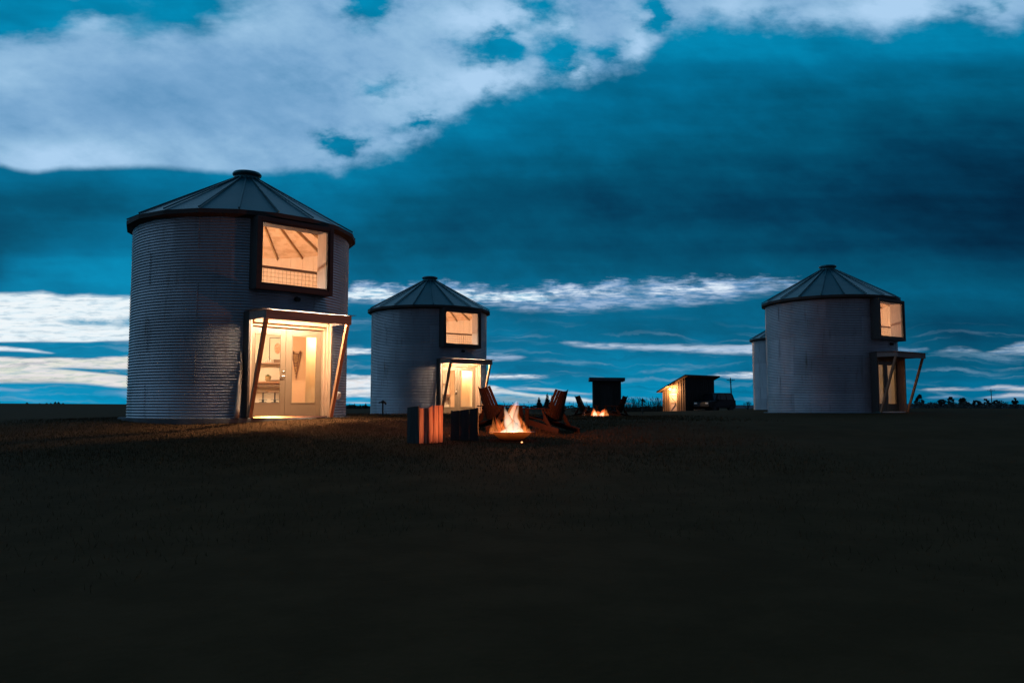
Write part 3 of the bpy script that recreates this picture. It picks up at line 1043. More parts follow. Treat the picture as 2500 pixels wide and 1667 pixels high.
def stool(loc, rz, label):
    t = empty('stool', loc, rz)
    MB().lathe([(0, .63), (.165, .63), (.175, .645), (.170, .668), (0, .672)], 28).build('seat', M_DARKWOOD, t, smooth=False)
    MB().tube([(0, 0, .20), (0, 0, .63)], .018, 10).tube([(0, 0, .30), (0, 0, .44)], .032, 10).tube([(-.11, 0, .44), (.11, 0, .44)], .008, 8).build('stem', M_BLACK, t)
    for k in range(4):
        a = R(45 + 90 * k)
        c, s = math.cos(a), math.sin(a)
        MB().tube([(.02 * c, .02 * s, .36), (.09 * c, .09 * s, .375), (.15 * c, .15 * s, .32), (.20 * c, .20 * s, .12), (.23 * c, .23 * s, 0)], .012, 8).build('leg', M_BLACK, t, smooth=True)
    ringp = [(.185 * math.cos(2 * math.pi * k / 24), .185 * math.sin(2 * math.pi * k / 24), .17) for k in range(25)]
    MB().tube(ringp, .008, 6).build('foot_ring', M_BLACK, t, smooth=True)
    tag(t, label, 'stool', 'screw stools at the counter')
    return t


def shelf(loc, rz, label):
    t = empty('wall_shelf', loc, rz)
    MB().bb(-.55, .42, -.24, 0, 0, .035).build('board', M_JAMB, t, bevel=.003)
    for x in (-.35, .20):
        b = MB().bb(x - .015, x + .015, -.20, 0, -.03, -.002)
        b.bb(x - .015, x + .015, -.028, 0, -.18, -.03)
        b.build('bracket', M_BLACK, t)
    tag(t, label, 'shelf', 'wall shelves in the cabins')
    return t


zf = .044
counter(at_bin(B1, A1, .75, 1.615, .014), RZ1, 'wooden counter desk seen through the left door of the nearest bin')
stool(at_bin(B1, A1, .52, .86, .014), RZ1 + .3, 'dark round screw stool nearer the timber strut, at the counter in the nearest bin')
stool(at_bin(B1, A1, .83, .80, .014), RZ1 - .2, 'dark round screw stool nearer the door handle, at the counter in the nearest bin')
shelf(at_bin(B1, A1, .74, 1.615, 1.46), RZ1, 'pale wall shelf below the framed print in the nearest bin')
t = empty('framed_print', at_bin(B1, A1, .86, 1.612, 1.58), RZ1)
MB().bb(-.21, .21, -.012, 0, 0, .62).build('paper', M_PAPER, t)
f = MB()
f.bb(-.225, -.21, -.025, 0, 0, .635).bb(.21, .225, -.025, 0, 0, .635).bb(-.21, .21, -.025, 0, .62, .635)
f.build('frame', M_BLACK, t)
ov = MB()
ov.add([(.09 * math.cos(2 * math.pi * k / 32), -.0135, .33 + .155 * math.sin(2 * math.pi * k / 32)) for k in range(32)], [tuple(range(31, -1, -1))])
ov.build('oval_motif', M_INK, t)
tag(t, 'black framed print with an orange oval on the wall above the shelf', 'picture')
t = empty('storage_box', at_bin(B1, A1, .93, 1.49, 1.496), RZ1)
MB().bb(-.16, .16, -.07, .07, 0, .075).build('body', M_DARKWOOD, t, bevel=.004)
MB().bb(-.165, .165, -.075, .075, .075, .092).build('lid', M_DARKWOOD, t, bevel=.003)
tag(t, 'flat brown box lying on the wall shelf under the framed print', 'box')
for i, (xx, hh, rr) in enumerate(((.56, .11, .022), (.62, .14, .020), (.68, .10, .025))):
    t = empty('bottle', at_bin(B1, A1, xx, 1.50, 1.496), RZ1)
    MB().lathe([(0, 0), (rr, 0), (rr, hh * .6), (rr * .45, hh * .78), (rr * .45, hh), (0, hh)], 16).build('body', M_CERAM, t, smooth=True)
    MB().lathe([(rr * .5, hh + .001), (rr * .5, hh + .018), (0, hh + .018)], 12).build('cap', M_POT, t)
    tag(t, ('pale bottle on the shelf, nearest the timber strut', 'tallest pale bottle standing on the shelf', 'widest pale bottle on the shelf, nearest the flat box')[i], 'bottle', 'bottles on the shelf')
t = empty('potted_plant', at_bin(B1, A1, .63, 1.28, .96), RZ1)
MB().lathe([(0, 0), (.055, 0), (.080, .12), (.085, .15), (.070, .15), (0, .135)], 20).build('pot', M_POT, t, smooth=False)
lf = MB()
for k in range(70):
    a = random.uniform(0, 2 * math.pi)
    e = random.uniform(.15, 1.4)
    d = Vector((math.cos(a) * math.cos(e), math.sin(a) * math.cos(e), math.sin(e)))
    p0 = Vector((0, 0, .135)) + Vector((d.x, d.y, 0)) * .04
    p1 = p0 + d * random.uniform(.04, .085)
    sd = d.cross(Vector((0, 0, 1))).normalized() * .014
    lf.add([p0, (p0 + p1) / 2 + sd, p1, (p0 + p1) / 2 - sd], [(0, 1, 2, 3)])
lf.build('leaves', M_GREEN, t)
tag(t, 'small green potted plant on the counter desk in the nearest bin', 'plant')
t = empty('serving_tray', at_bin(B1, A1, .86, 1.30, .96), RZ1)
MB().bb(-.26, .26, -.12, .12, 0, .018).bb(-.26, .26, -.12, -.105, .018, .045).bb(-.26, .26, .105, .12, .018, .045).build('tray_base', M_DARKWOOD, t)
for sx in (-1, 1):
    MB().tube([(sx * .26, -.05, .03), (sx * .31, -.04, .06), (sx * .31, .04, .06), (sx * .26, .05, .03)], .008, 8).build('handle', M_BLACK, t)
tag(t, 'dark serving tray on the counter desk beside the potted plant', 'tray')
# pennant on the partition
t = empty('pennant', at_bin(B1, A1, 1.38, 1.000, 1.74), RZ1)
MB().add([(-.135, 0, 0), (.135, 0, 0), (0, 0, -.74), (-.135, -.006, 0), (.135, -.006, 0), (0, -.006, -.74)],
         [(0, 1, 2), (5, 4, 3), (0, 3, 4, 1), (1, 4, 5, 2), (2, 5, 3, 0)]).build('felt', M_FELT, t)
st = MB()
zz = -.03


def stroke(x0, x1, z0, z1):
    st.bb(x0, x1, -.0085, -.0062, z0, z1)


glyphs = ['E', 'B', 'H', 'T', 'F', 'E', 'U', 'L', 'E']
for gi, gch in enumerate(glyphs):
    h = .046
    w_ = (.135 * (1 + zz / .74)) * .50
    x0, x1 = -.085 * (1 + zz / .80), -.085 * (1 + zz / .80) + 2 * w_ * .9
    tk = .011
    z1 = zz - h
    stroke(x0, x1, zz - tk, zz)
    if gch in 'EBH':
        stroke(x0, x1, z1, z1 + tk)
    if gch in 'BHU':
        stroke(x1 - tk, x1, z1, zz)
    if gch in 'EFTL':
        stroke((x0 + x1) / 2 - tk / 2, (x0 + x1) / 2 + tk / 2, z1 + tk, zz - tk)
    if gch in 'EBUL':
        stroke(x0, x0 + tk, z1 + tk, zz - tk)
    zz -= h + .022
for k in range(9):
    z = -.05 - k * .034
    x = .092 * (1 + z / .74)
    stroke(x - .010, x + .010, z - .014, z)
st.build('lettering', M_FELTP, t)
for sx in (-1, 1):
    MB().lathe([(0, .075), (.012, .07), (.014, .05), (.030, .03), (.036, 0), (0, 0)], 12, c=(sx * .095, -.02, .004)).build('tassel', M_FELT, t)
tag(t, 'brown felt pennant hanging point down on the partition behind the right door', 'pennant')

counter(at_bin(B2, A2, .75, 1.615, .014), RZ2, 'wooden counter desk seen through the left door of the middle bin')
shelf(at_bin(B2, A2, .52, 1.615, 1.46), RZ2, 'small wall shelf seen behind the left door of the middle bin')
t = empty('wicker_basket', at_bin(B2, A2, 1.72, .20, .02), RZ2)
MB().lathe([(0, 0), (.13, 0), (.17, .12), (.16, .22), (.145, .22), (.15, .12), (0, .03)], 24).build('body', M_POT, t, smooth=False)
MB().lathe([(.14, .19), (.13, .27), (.07, .33), (0, .34)], 20).build('towel', M_CERAM, t, smooth=True)
tag(t, 'round basket with white towel on the floor behind the right door of the middle bin', 'basket')
t = empty('night_stand', at_bin(B3, A3, -.15, 1.4, 2.93, False), R(A3 + 90))
MB().bb(-.25, .25, -.2, .2, .12, .72).build('cabinet', M_PLY, t)
MB().bb(-.27, .27, -.22, .22, .72, .75).build('top', M_RAFT, t)
for sx in (-1, 1):
    MB().bb(sx * .2 - .02, sx * .2 + .02, -.17, .17, 0, .12).build('foot', M_RAFT, t)
tag(t, 'pale night stand in the lit loft of the right hand bin', 'night stand')

# ------------------------------------------------------------------ bleached branch by the first door
def wall_pt(root, ang, x, y, z):
    a = R(ang + 90)
    return (root[0] + x * math.cos(a) - y * math.sin(a), root[1] + x * math.sin(a) + y * math.cos(a), z)


def branch(root, ang, zb, hh, label, thick=1.0):
    p = wall_pt(root, ang, -1.20, -2.62, zb)
    t = empty('driftwood_branch', p, R(ang + 90))
    pts = [(-.04, 0, 0), (-.035, .0, .18), (-.005, .03, .42), (.02, .05, .66), (.03, .07, .85), (.075, .09, 1.03), (.07, .10, 1.2), (.085, .12, 1.36), (.07, .13, hh)]
    MB().tube(pts, [r * thick for r in (.058, .060, .056, .052, .046, .040, .036, .030, .022)], 12).build('stem', M_BRANCH, t, smooth=True)
    for (z, r, sx) in ((.88, .034, 1), (1.06, .03, -1), (1.25, .026, -1)):
        MB().lathe([(0, .02), (r * thick, .012), (r * thick, -.012), (0, -.02)], 10, c=(.045 + sx * .04 * thick, .05, z)).build('knot', M_BRANCH, t, smooth=True)
    tag(t, label, 'branch', 'bleached branches by the cabin doors')


branch(B1, A1, .04, 1.52, 'pale bleached branch standing beside the dark door post of the nearest bin')
branch(B2, A2, -.07, 1.30, 'thin pale branch standing beside the door post of the middle bin', .55)


# ------------------------------------------------------------------ fire bowls and flames
def fire_bowl(x, y, zr, label, legs=True):
    z0 = hgt(x, y)
    t = empty('fire_bowl', (x, y, z0))
    h = zr - z0
    prof = [(0, h - .19), (.12, h - .178), (.24, h - .135), (.33, h - .07), (.385, h - .012), (.47, h + .004), (.47, h + .010), (.38, h - .002), (.32, h - .06), (.23, h - .125), (.12, h - .166), (0, h - .178)]
    MB().lathe(prof[5:], 48).build('bowl', M_STEEL, t, smooth=True)
    under_glow = [(a, b - h) for a, b in prof[:6]]
    MB().lathe(under_glow, 48).build('glowing_underside', M_GLOW, t, smooth=True, loc=(0, 0, h))
    for k in range(3):
        a = R(90 + 120 * k)
        MB().tube([(.20 * math.cos(a), .20 * math.sin(a), h - .15), (.26 * math.cos(a), .26 * math.sin(a), -.03)], .016, 8).build('leg', M_STEEL, t)
    tag(t, label, 'fire bowl', 'steel fire bowls')
    for i in range(4):
        a = R(20 + 47 * i)
        c, s = math.cos(a), math.sin(a)
        l = MB().tube([(-.20 * c, -.20 * s, 0), (0, 0, .006), (.20 * c, .20 * s, .01)], [.034, .038, .032], 9)
        o = l.build('burning_log', M_CHAR, loc=(x + .02 * i, y - .02 * i, z0 + h - .105 + .026 * i))
        tag(o, 'charred split log burning under the flames in the ' + ('near' if y < 25 else 'far') + ' fire bowl', 'log', ('near' if y < 25 else 'far') + ' fire logs')
    return t


def tongue(mb, x, y, z, pts, r0, n=8):
    """one closed flame lick; pts are (dx, dz) with optional dy wobble"""
    P, Rr = [], []
    m = len(pts)
    for i, (a, b) in enumerate(pts):
        P.append((x + a, y + .03 * math.sin(i * 1.9 + x * 30), z + b))
        t = i / (m - 1)
        Rr.append(max(.0008, r0 * (1 - t) ** .85 * (.75 + .6 * math.sin(math.pi * min(1, t * 2.2)) if t < .45 else 1.0)))
    # refine with midpoint smoothing
    for _ in range(2):
        P2, R2 = [P[0]], [Rr[0]]
        for i in range(len(P) - 1):
            a, b = Vector(P[i]), Vector(P[i + 1])
            P2 += [tuple(a.lerp(b, .25)), tuple(a.lerp(b, .75))]
            R2 += [Rr[i] * .75 + Rr[i + 1] * .25, Rr[i] * .25 + Rr[i + 1] * .75]
        P2.append(P[-1])
        R2.append(Rr[-1])
        P, Rr = P2, R2
    mb.tube(P, Rr, n)


def flames(x, y, zr, spec, core, label, s=1.0):
    t = empty('flames', (x, y, zr))
    c, m_, o_ = MB(), MB(), MB()
    for cx, cz, rx, rz in core:                                   # rounded white hot body
        prof = [(0, 0), (rx * .8, .005), (rx, rz * .10), (rx * .88, rz * .28), (rx * .62, rz * .5), (rx * .36, rz * .72), (rx * .16, rz * .88), (0, rz)]
        c.lathe([(max(a, .001), b) for a, b in prof], 18, c=(cx, 0, cz))
    for (x0, r0, kind, pts) in spec:
        mb = {'c': c, 'm': m_, 'o': o_}[kind]
        tongue(mb, x0, random.uniform(-.08, .08), -.03, pts, r0)
    c.build('white_hot_core', M_FCORE, t)
    m_.build('orange_tongues', M_FMID, t)
    o_.build('red_wisps', M_FOUT, t)
    tag(t, label, 'fire', 'open fires')
    return t


FX, FY, FZ = 0.0, 16.2, -.215
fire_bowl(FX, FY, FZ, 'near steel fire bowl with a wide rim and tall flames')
K = 16.2 / 1950.0        # metres per photo pixel at the near fire


def fp(*pp):
    return [((px - 1249) * K, (1054 - py) * K) for px, py in pp]


spec1 = []


def lick(kind, w, *pp):
    q = fp(*pp)
    x0 = q[0][0]
    spec1.append((x0, w * K, kind, [(a - x0, b + .03) for a, b in q]))


lick('c', 14, (1252, 1054), (1246, 1030), (1248, 1012), (1256, 990), (1262, 975))
lick('c', 12, (1245, 1054), (1240, 1030), (1238, 1015), (1233, 1003), (1230, 992))
lick('c', 11, (1262, 1054), (1260, 1035), (1256, 1018), (1262, 1000), (1266, 985))
lick('m', 11, (1240, 1050), (1238, 1022), (1235, 1012), (1232, 1004), (1229, 1000))
lick('m', 10, (1249, 1040), (1245, 1015), (1247, 998), (1254, 988), (1263, 980), (1265, 979))
lick('m', 9, (1256, 1030), (1254, 1010), (1258, 998), (1263, 990), (1265, 985), (1265, 996))
lick('m', 8, (1262, 1030), (1258, 1012), (1262, 1000), (1264, 996), (1265, 994))
lick('m', 6, (1254, 1000), (1257, 990), (1260, 985), (1264, 979))
lick('m', 13, (1225, 1054), (1232, 1036), (1236, 1022), (1237, 1014))
lick('m', 12, (1275, 1054), (1272, 1036), (1268, 1024), (1264, 1014))
lick('m', 5, (1200, 1056), (1199, 1048), (1198, 1042))
lick('m', 7, (1209, 1056), (1206, 1044), (1204, 1030), (1203, 1014))
lick('m', 7, (1218, 1056), (1214, 1046), (1211, 1038), (1208, 1034))
lick('o', 6, (1222, 1054), (1216, 1040), (1211, 1027), (1207, 1012))
lick('o', 5, (1230, 1050), (1224, 1038), (1221, 1030), (1216, 1020))
lick('o', 6, (1248, 1020), (1251, 1000), (1258, 990), (1263, 983), (1266, 981))
lick('o', 5, (1266, 1040), (1271, 1030), (1271, 1022), (1262, 1004))
lick('o', 5, (1281, 1054), (1280, 1044), (1277, 1034), (1278, 1026))
lick('m', 6, (1280, 1056), (1276, 1048), (1273, 1043), (1269, 1038))
lick('m', 4, (1284, 1057), (1281, 1050), (1279, 1046))
lick('m', 4, (1287, 1057), (1284, 1051), (1285, 1048))
lick('m', 3, (1281, 1057), (1280, 1049), (1279, 1045))
for (bx, hh, ln) in ((1200, 20, -2), (1206, 34, -4), (1213, 26, -3), (1221, 40, -8), (1229, 36, 3), (1268, 40, 5), (1276, 30, 4), (1282, 22, 2), (1288, 14, 3)):
    lick('m', 8, (bx, 1057), (bx + ln * .3, 1057 - hh * .35), (bx + ln * .7, 1057 - hh * .7), (bx + ln, 1057 - hh))
for k in range(16):
    bx = random.uniform(1204, 1284)
    hh = random.uniform(8, 34) * (1.3 - abs(bx - 1248) / 48)
    ln = random.uniform(-6, 5)
    lick('o' if k % 3 == 0 else 'm', random.uniform(2, 4.5), (bx, 1056), (bx + ln * .3, 1056 - hh * .4), (bx + ln * .6, 1056 - hh * .75), (bx + ln, 1056 - hh))
flames(FX, FY, FZ, spec1, [(.03, -.03, .22, .28), (-.10, -.03, .16, .13), (.13, -.03, .14, .12), (.0, -.03, .33, .055)], 'tall orange and white flames rising from the near fire bowl')
lamp('firelight', (FX + .02, FY, FZ + .045), 300, (1.0, .27, .07), .085)

F2X, F2Y, F2Z = 3.99, 36.5, -.235
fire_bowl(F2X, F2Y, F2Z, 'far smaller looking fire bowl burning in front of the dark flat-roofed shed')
K2 = 38.0 / 1950.0
spec2 = []


def lick2(kind, w, *pp):
    q = [((px - 1463) * K2, (1021 - py) * K2) for px, py in pp]
    x0 = q[0][0]
    spec2.append((x0, w * K2 * 1.5, kind, [(a - x0, b + .03) for a, b in q]))


lick2('c', 5, (1452, 1021), (1452, 1012), (1451, 1006), (1451, 1001))
lick2('m', 6, (1453, 1021), (1452, 1011), (1450, 1004), (1450, 997))
lick2('m', 5, (1459, 1021), (1457, 1013), (1456, 1008), (1456, 1004))
lick2('c', 5, (1466, 1021), (1468, 1013), (1471, 1008), (1473, 1005))
lick2('m', 6, (1472, 1021), (1475, 1012), (1477, 1006), (1480, 1000))
lick2('m', 5, (1477, 1020), (1479, 1013), (1478, 1008), (1481, 1003))
lick2('m', 4, (1446, 1021), (1444, 1015), (1445, 1010))
lick2('o', 5, (1463, 1020), (1462, 1011), (1459, 1006), (1458, 1003))
lick2('o', 5, (1470, 1018), (1470, 1008), (1475, 1002), (1476, 998))
lick2('o', 4, (1447, 1019), (1447, 1010), (1449, 1002), (1448, 996))
flames(F2X, F2Y, F2Z, spec2, [(-.10, -.03, .20, .14), (.12, -.03, .20, .12), (0, -.03, .34, .05)], 'low split flames burning in the far fire bowl by the flat-roofed shed')
lamp('firelight', (F2X, F2Y, F2Z + .08), 40, (1.0, .40, .13), .10)

# stray ember on the grass
ex, ey = ray(1274, 1090)[0] * 15.4, 15.4
o = MB().lathe([(0, .012), (.014, .008), (.020, -.004), (.012, -.014), (0, -.016)], 9)
o = o.build('ember', M_EMBER, loc=(ex, ey, hgt(ex, ey) + .035), smooth=False)
tag(o, 'single glowing ember lying on the dark grass below the near fire bowl', 'ember')


# ------------------------------------------------------------------ slatted fireside chairs (face local +X)
def make_chair():
    t = empty('slatted_chair')
    NS = 8
    yb, yt = .35, .235                                            # half widths bottom / top
    bk = empty('backrest')
    bk.parent = t
    for i in range(NS):
        a, b = -1 + 2 * i / NS, -1 + 2 * (i + 1) / NS
        g_ = .035
        a, b = a + g_, b - g_
        vs = []
        for (u) in (a, b):
            for (hw, x, z) in ((yb, -.02, .26), (yt, -.36, 1.02)):
                conc = .09 * (1 - u * u)
                zz_ = z + (.055 * u * u - .02 if z > .5 else 0)
                for th_ in (0, .022):
                    vs.append((x - conc - th_, u * hw, zz_))
        # order: u0(b0,b1,t0,t1) u1(...)
        MB().add(vs, [(0, 4, 6, 2), (1, 3, 7, 5), (0, 2, 3, 1), (4, 5, 7, 6), (2, 6, 7, 3), (0, 1, 5, 4)]).build('stave', M_CHAIR, bk)
    MB().beam((-.135, -.36, .52), (-.135, .36, .52), .05, .05).build('rear_rail', M_CHAIR, bk)
    st_ = MB()
    for i in range(7):
        x = .03 + .075 * i
        z = .30 + .012 * i + .0
        pts = []
        for k in range(9):
            u = -1 + k / 4
            pts.append((x, u * .33, z + .035 * u * u - .03))
        for p, q in zip(pts, pts[1:]):
            st_.beam(p, q, .066, .02, (0, 0, 1))
    st_.build('seat', M_CHAIR, t)
    ap = MB()
    for k in range(8):
        u0, u1 = -1 + k / 4, -.75 + k / 4
        ap.beam((.565, u0 * .34, .365 + .055 * u0 * u0 - .03), (.565, u1 * .34, .365 + .055 * u1 * u1 - .03), .03, .07, (0, 0, 1))
    ap.build('front_apron', M_CHAIR, t)
    for sy in (-1, 1):
        MB().bb(.42, .52, sy * .365 - .014, sy * .365 + .014, 0, .56).build('front_leg', M_CHAIR, t)
        MB().beam((.50, sy * .385, .26), (-.62, sy * .385, .03), .026, .13, (0, 0, 1)).build('rear_leg', M_CHAIR, t)
        MB().add([(-.14, sy * .36 - .012, .24), (-.02, sy * .36 - .012, .62), (-.40, sy * .36 - .012, .08), (-.14, sy * .36 + .012, .24), (-.02, sy * .36 + .012, .62), (-.40, sy * .36 + .012, .08)],
                 [(0, 1, 2), (5, 4, 3), (0, 3, 4, 1), (1, 4, 5, 2), (2, 5, 3, 0)]).build('side_brace', M_CHAIR, t)
        MB().box((.16, sy * .40, .575), (.80, .13, .024)).build('armrest', M_CHAIR, t, bevel=.004)
    return t


CH = make_chair()
CHG = 'slatted chairs round the fires'


def put_chair(o, x, y, ang, label, s=1.0):
    o.location = (x, y, hgt(x, y) - .005)
    o.rotation_euler = (0, 0, R(ang))
    o.scale = (s, s, s)
    tag(o, label, 'chair', CHG)


chs = [CH] + [copy_tree(CH) for _ in range(3)]
put_chair(chs[0], -.36, 18.2, 40, 'slatted red-brown chair left of the near flames with light showing between its staves', .94)
put_chair(chs[1], .87, 18.0, 134, 'dark slatted chair with curved top edge right of the near flames', .90)
put_chair(chs[2], 3.40, 37.7, 25, 'dark slatted chair just left of the far fire bowl, in front of the flat-roofed shed')
put_chair(chs[3], 5.02, 37.9, 146, 'dark slatted chair just right of the far fire bowl, in front of the flat-roofed shed')


# ------------------------------------------------------------------ boxy plank seats left of the near fire
def plank_seat(x, y, rz, w, d, h, lit, tilt, label):
    t = empty('plank_seat', (x, y, hgt(x, y) - .01), rz)
    # side away from the fire (-X), front (-Y) ; lit side is +X
    def panel(name, mat, a, b, n, th, offs, top):
        for i in range(n):
            p = Vector(a).lerp(Vector(b), i / n)
            q = Vector(a).lerp(Vector(b), (i + 1) / n)
            dd = (q - p).normalized() * .003
            nrm = Vector((dd.y, -dd.x, 0)).normalized()
            o_ = nrm * offs[i % len(offs)]
            p2, q2 = p + dd + o_, q - dd + o_
            ta, tb = top[i % len(top)], top[(i + 1) % len(top)] if len(top) > 1 else top[0]
            vs = [p2, q2, q2 - nrm * th, p2 - nrm * th]
            sh_ = Vector(tilt[i % len(tilt)]) if isinstance(tilt[0], tuple) else Vector((0, 0, 0))
            up_ = [v + Vector((0, 0, tb if k in (1, 2) else ta)) + sh_ for k, v in enumerate(vs)]
            MB().add(vs + up_, [(3, 2, 1, 0), (4, 5, 6, 7), (0, 1, 5, 4), (1, 2, 6, 5), (2, 3, 7, 6), (3, 0, 4, 7)]).build(name, mat, t, bevel=.004)
    hw, hd = w / 2, d / 2
    panel('side_plank', M_BLOCKD, (-hw, -hd, 0), (hw, -hd, 0), 3, .04, [0, .004, .002], [h * .97, h * .985, h, h * 1.01] if lit else [h * .895, h * .93, h * .965, h])
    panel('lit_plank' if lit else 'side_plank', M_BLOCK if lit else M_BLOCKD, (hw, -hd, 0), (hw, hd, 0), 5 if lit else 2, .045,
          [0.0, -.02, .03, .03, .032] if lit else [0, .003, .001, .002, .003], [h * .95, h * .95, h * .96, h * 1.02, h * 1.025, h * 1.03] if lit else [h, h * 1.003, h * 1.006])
    MB().bb(-hw + .045, hw - .06, -hd + .045, hd, h * .86, h * .885).build('seat_board', M_BLOCKD, t, bevel=.004)
    MB().bb(-hw, -hw + .04, -hd + .045, hd, 0, h * .92).build('far_side_panel', M_BLOCKD, t)
    tag(t, label, 'seat', 'boxy plank seats by the near fire')


plank_seat(-1.68, 15.42, R(-40), .34, .60, .70, True, [(0, 0, 0), (0, 0, 0), (0, -.03, 0), (0, 0, 0), (0, 0, 0)], 'boxy plank seat whose cut planks glow orange in the firelight')
plank_seat(-.95, 16.05, R(4), .55, .25, .65, False, [(0, 0, 0)], 'dark boxy plank seat in front of the doors of the middle bin')

# ------------------------------------------------------------------ roasting forks and marker lamp at the far fire
def fork(a, b, label):
    t = empty('roasting_fork', a)
    A_, B_ = Vector((0, 0, 0)), Vector(b) - Vector(a)
    MB().tube([A_.lerp(B_, .18), A_.lerp(B_, .93)], .007, 8).build('rod', M_CHROME, t)
    MB().tube([A_, A_.lerp(B_, .18)], .016, 8).build('handle', M_BOARD, t)
    d = (B_ - A_).normalized()
    sd = d.cross(Vector((0, 0, 1))).normalized()
    pr = MB()
    for k in (-1, 1):
        pr.tube([A_.lerp(B_, .93), A_.lerp(B_, .94) + sd * .025 * k, B_ + sd * .025 * k], .005, 6)
    pr.build('prongs', M_CHROME, t)
    tag(t, label, 'roasting fork', 'roasting forks by the far fire')


fork((3.18, 36.2, -.08), (3.72, 36.42, -.22), 'thin roasting fork lying flat from the rim of the far fire bowl')
fork((3.34, 36.1, -.60), (3.25, 36.0, .06), 'thin roasting fork standing upright in the grass left of the far fire bowl')
fork((3.50, 36.0, -.26), (3.44, 36.0, -.58), 'short roasting fork stuck handle up below the rim of the far fire bowl')
t = empty('marker_lamp', (5.05, 39.9, hgt(5.05, 39.9)))
MB().tube([(0, 0, -.05), (0, 0, .42)], .014, 8).build('stake', M_BLACK, t)
MB().lathe([(0, .42), (.05, .42), (.06, .47), (.03, .52), (0, .525)], 16).build('cap', M_BLACK, t)
MB().lathe([(0, .385), (.018, .39), (.02, .405), (.018, .418)], 12).build('lens', M_GLINT, t)
tag(t, 'tiny lit stake lamp to the right of the far fire bowl', 'lamp')


# ------------------------------------------------------------------ yard hydrants
def hydrant(x, y, h, label, rz):
    t = empty('yard_hydrant', (x, y, hgt(x, y)), rz)
    MB().tube([(0, 0, -.05), (0, 0, h * .80)], .034, 10).build('standpipe', M_BLACK, t)
    hd = MB().tube([(0, 0, h * .76), (0, 0, h * .93)], [.058, .075], 12)
    hd.tube([(0, 0, h * .84), (.09, 0, h * .83), (.14, 0, h * .72)], [.05, .045, .04], 10)
    hd.build('head', M_BLACK, t)
    MB().beam((.03, 0, h * .95), (-.18, 0, h * .80), .045, .035).tube([(0, 0, h * .92), (0, 0, h)], .02, 8).build('lever', M_BLACK, t)
    tag(t, label, 'hydrant', 'yard water hydrants')


hydrant(-5.32, 33.0, .62, 'black yard hydrant in front of the left part of the middle bin', .6)
hydrant(7.5, 46.0, .92, 'black yard hydrant silhouetted between the flat-roofed shed and the lit shed', -.4)

# ------------------------------------------------------------------ flat-roofed shed
sx0, sy0 = ray(1481, 1000)[0] * 60, 60
zg = hgt(sx0, sy0)
t = empty('small_shed', (sx0, sy0, zg), R(-4))
w2, h2 = 1.03, 2.28
wl = MB()
for i in range(14):
    a = -w2 + 2 * w2 * i / 14
    wl.bb(a + .004, a + 2 * w2 / 14 - .004, -1.0, -.975, 0, h2)
    if i < 13:
        wl.bb(a + 2 * w2 / 14 - .02, a + 2 * w2 / 14 + .02, -1.02, -1.0, 0, h2)
wl.bb(-w2, w2, -.974, 1.0, -.1, h2 - .002)
wl.build('wall', M_BARND, t)
rf = MB()
rf.box((0, 0, h2 + .13), (2.62, 2.6, .25), 0, R(.6))
rf.build('roof', M_SROOF, t, bevel=.01)
dr = MB().bb(-.42, .42, -1.045, -1.021, .05, 1.95).bb(-.42, .42, -1.06, -1.046, 1.0, 1.1).bb(-.42, .42, -1.06, -1.046, .1, .2).bb(-.42, .42, -1.06, -1.046, 1.82, 1.92)
dr.build('door', M_BARND, t)
tag(t, 'small dark flat-roofed shed standing behind the far fire bowl', 'shed')

# ------------------------------------------------------------------ lit board-and-batten shed
D2 = 75.0
kx = ray(1674, 1008)[0] * D2
zg = hgt(kx, D2) - .02
t = empty('board_shed', (kx, D2, zg), R(-50))
# local: corner nearest the camera at origin; end wall along -X (faces -Y), long wall along +Y... rotated so both show
LW, EW, HL, HH = 4.48, 2.68, 2.02, 3.20


def roofz(x):
    return HH + (HH - HL) / EW * x * 1.0


M_ = MB()
vs = [(-EW, 0, 0), (0, 0, 0), (0, 0, HH), (-EW, 0, HL)]
vs2 = [(x, LW, z) for x, y, z in vs]
M_.add(vs + vs2, [(0, 1, 2, 3), (7, 6, 5, 4), (0, 3, 7, 4), (3, 2, 6, 7), (0, 4, 5, 1)])
M_.build('end_wall', M_BARN, t)
M_ = MB()
for i in range(15):
    y = LW * i / 15
    M_.bb(.002, .024, y + .006, y + LW / 15 - .006, 0, HH)
    M_.bb(.024, .045, y - .03, y + .03, 0, HH)
M_.build('long_wall', M_BARND, t)
M_ = MB()
nb = 10
for i in range(nb + 1):
    x = -EW + EW * i / nb
    if -1.78 < x < -1.0:
        continue
    w_ = .048
    M_.bb(x - w_ if i else x, min(0, x + w_), -.045, -.001, 0, roofz(x) - .04)
M_.bb(-1.72, -.98, -.03, -.001, 1.78, 2.30)
M_.build('batten', M_BARN, t)
rf = MB()
a, b = -EW - .42, .34
th = .11
for y0, y1 in ((-.45, LW + .55),):
    vs = [(a, y0, roofz(a) + .03), (b, y0, roofz(b) + .03), (b, y1, roofz(b) + .03), (a, y1, roofz(a) + .03)]
    rf.add(vs + [(x, y, z + th) for x, y, z in vs], [(3, 2, 1, 0), (4, 5, 6, 7), (0, 1, 5, 4), (1, 2, 6, 5), (2, 3, 7, 6), (3, 0, 4, 7)])
roof = rf.build('roof', M_SROOF, t)
so = MB()
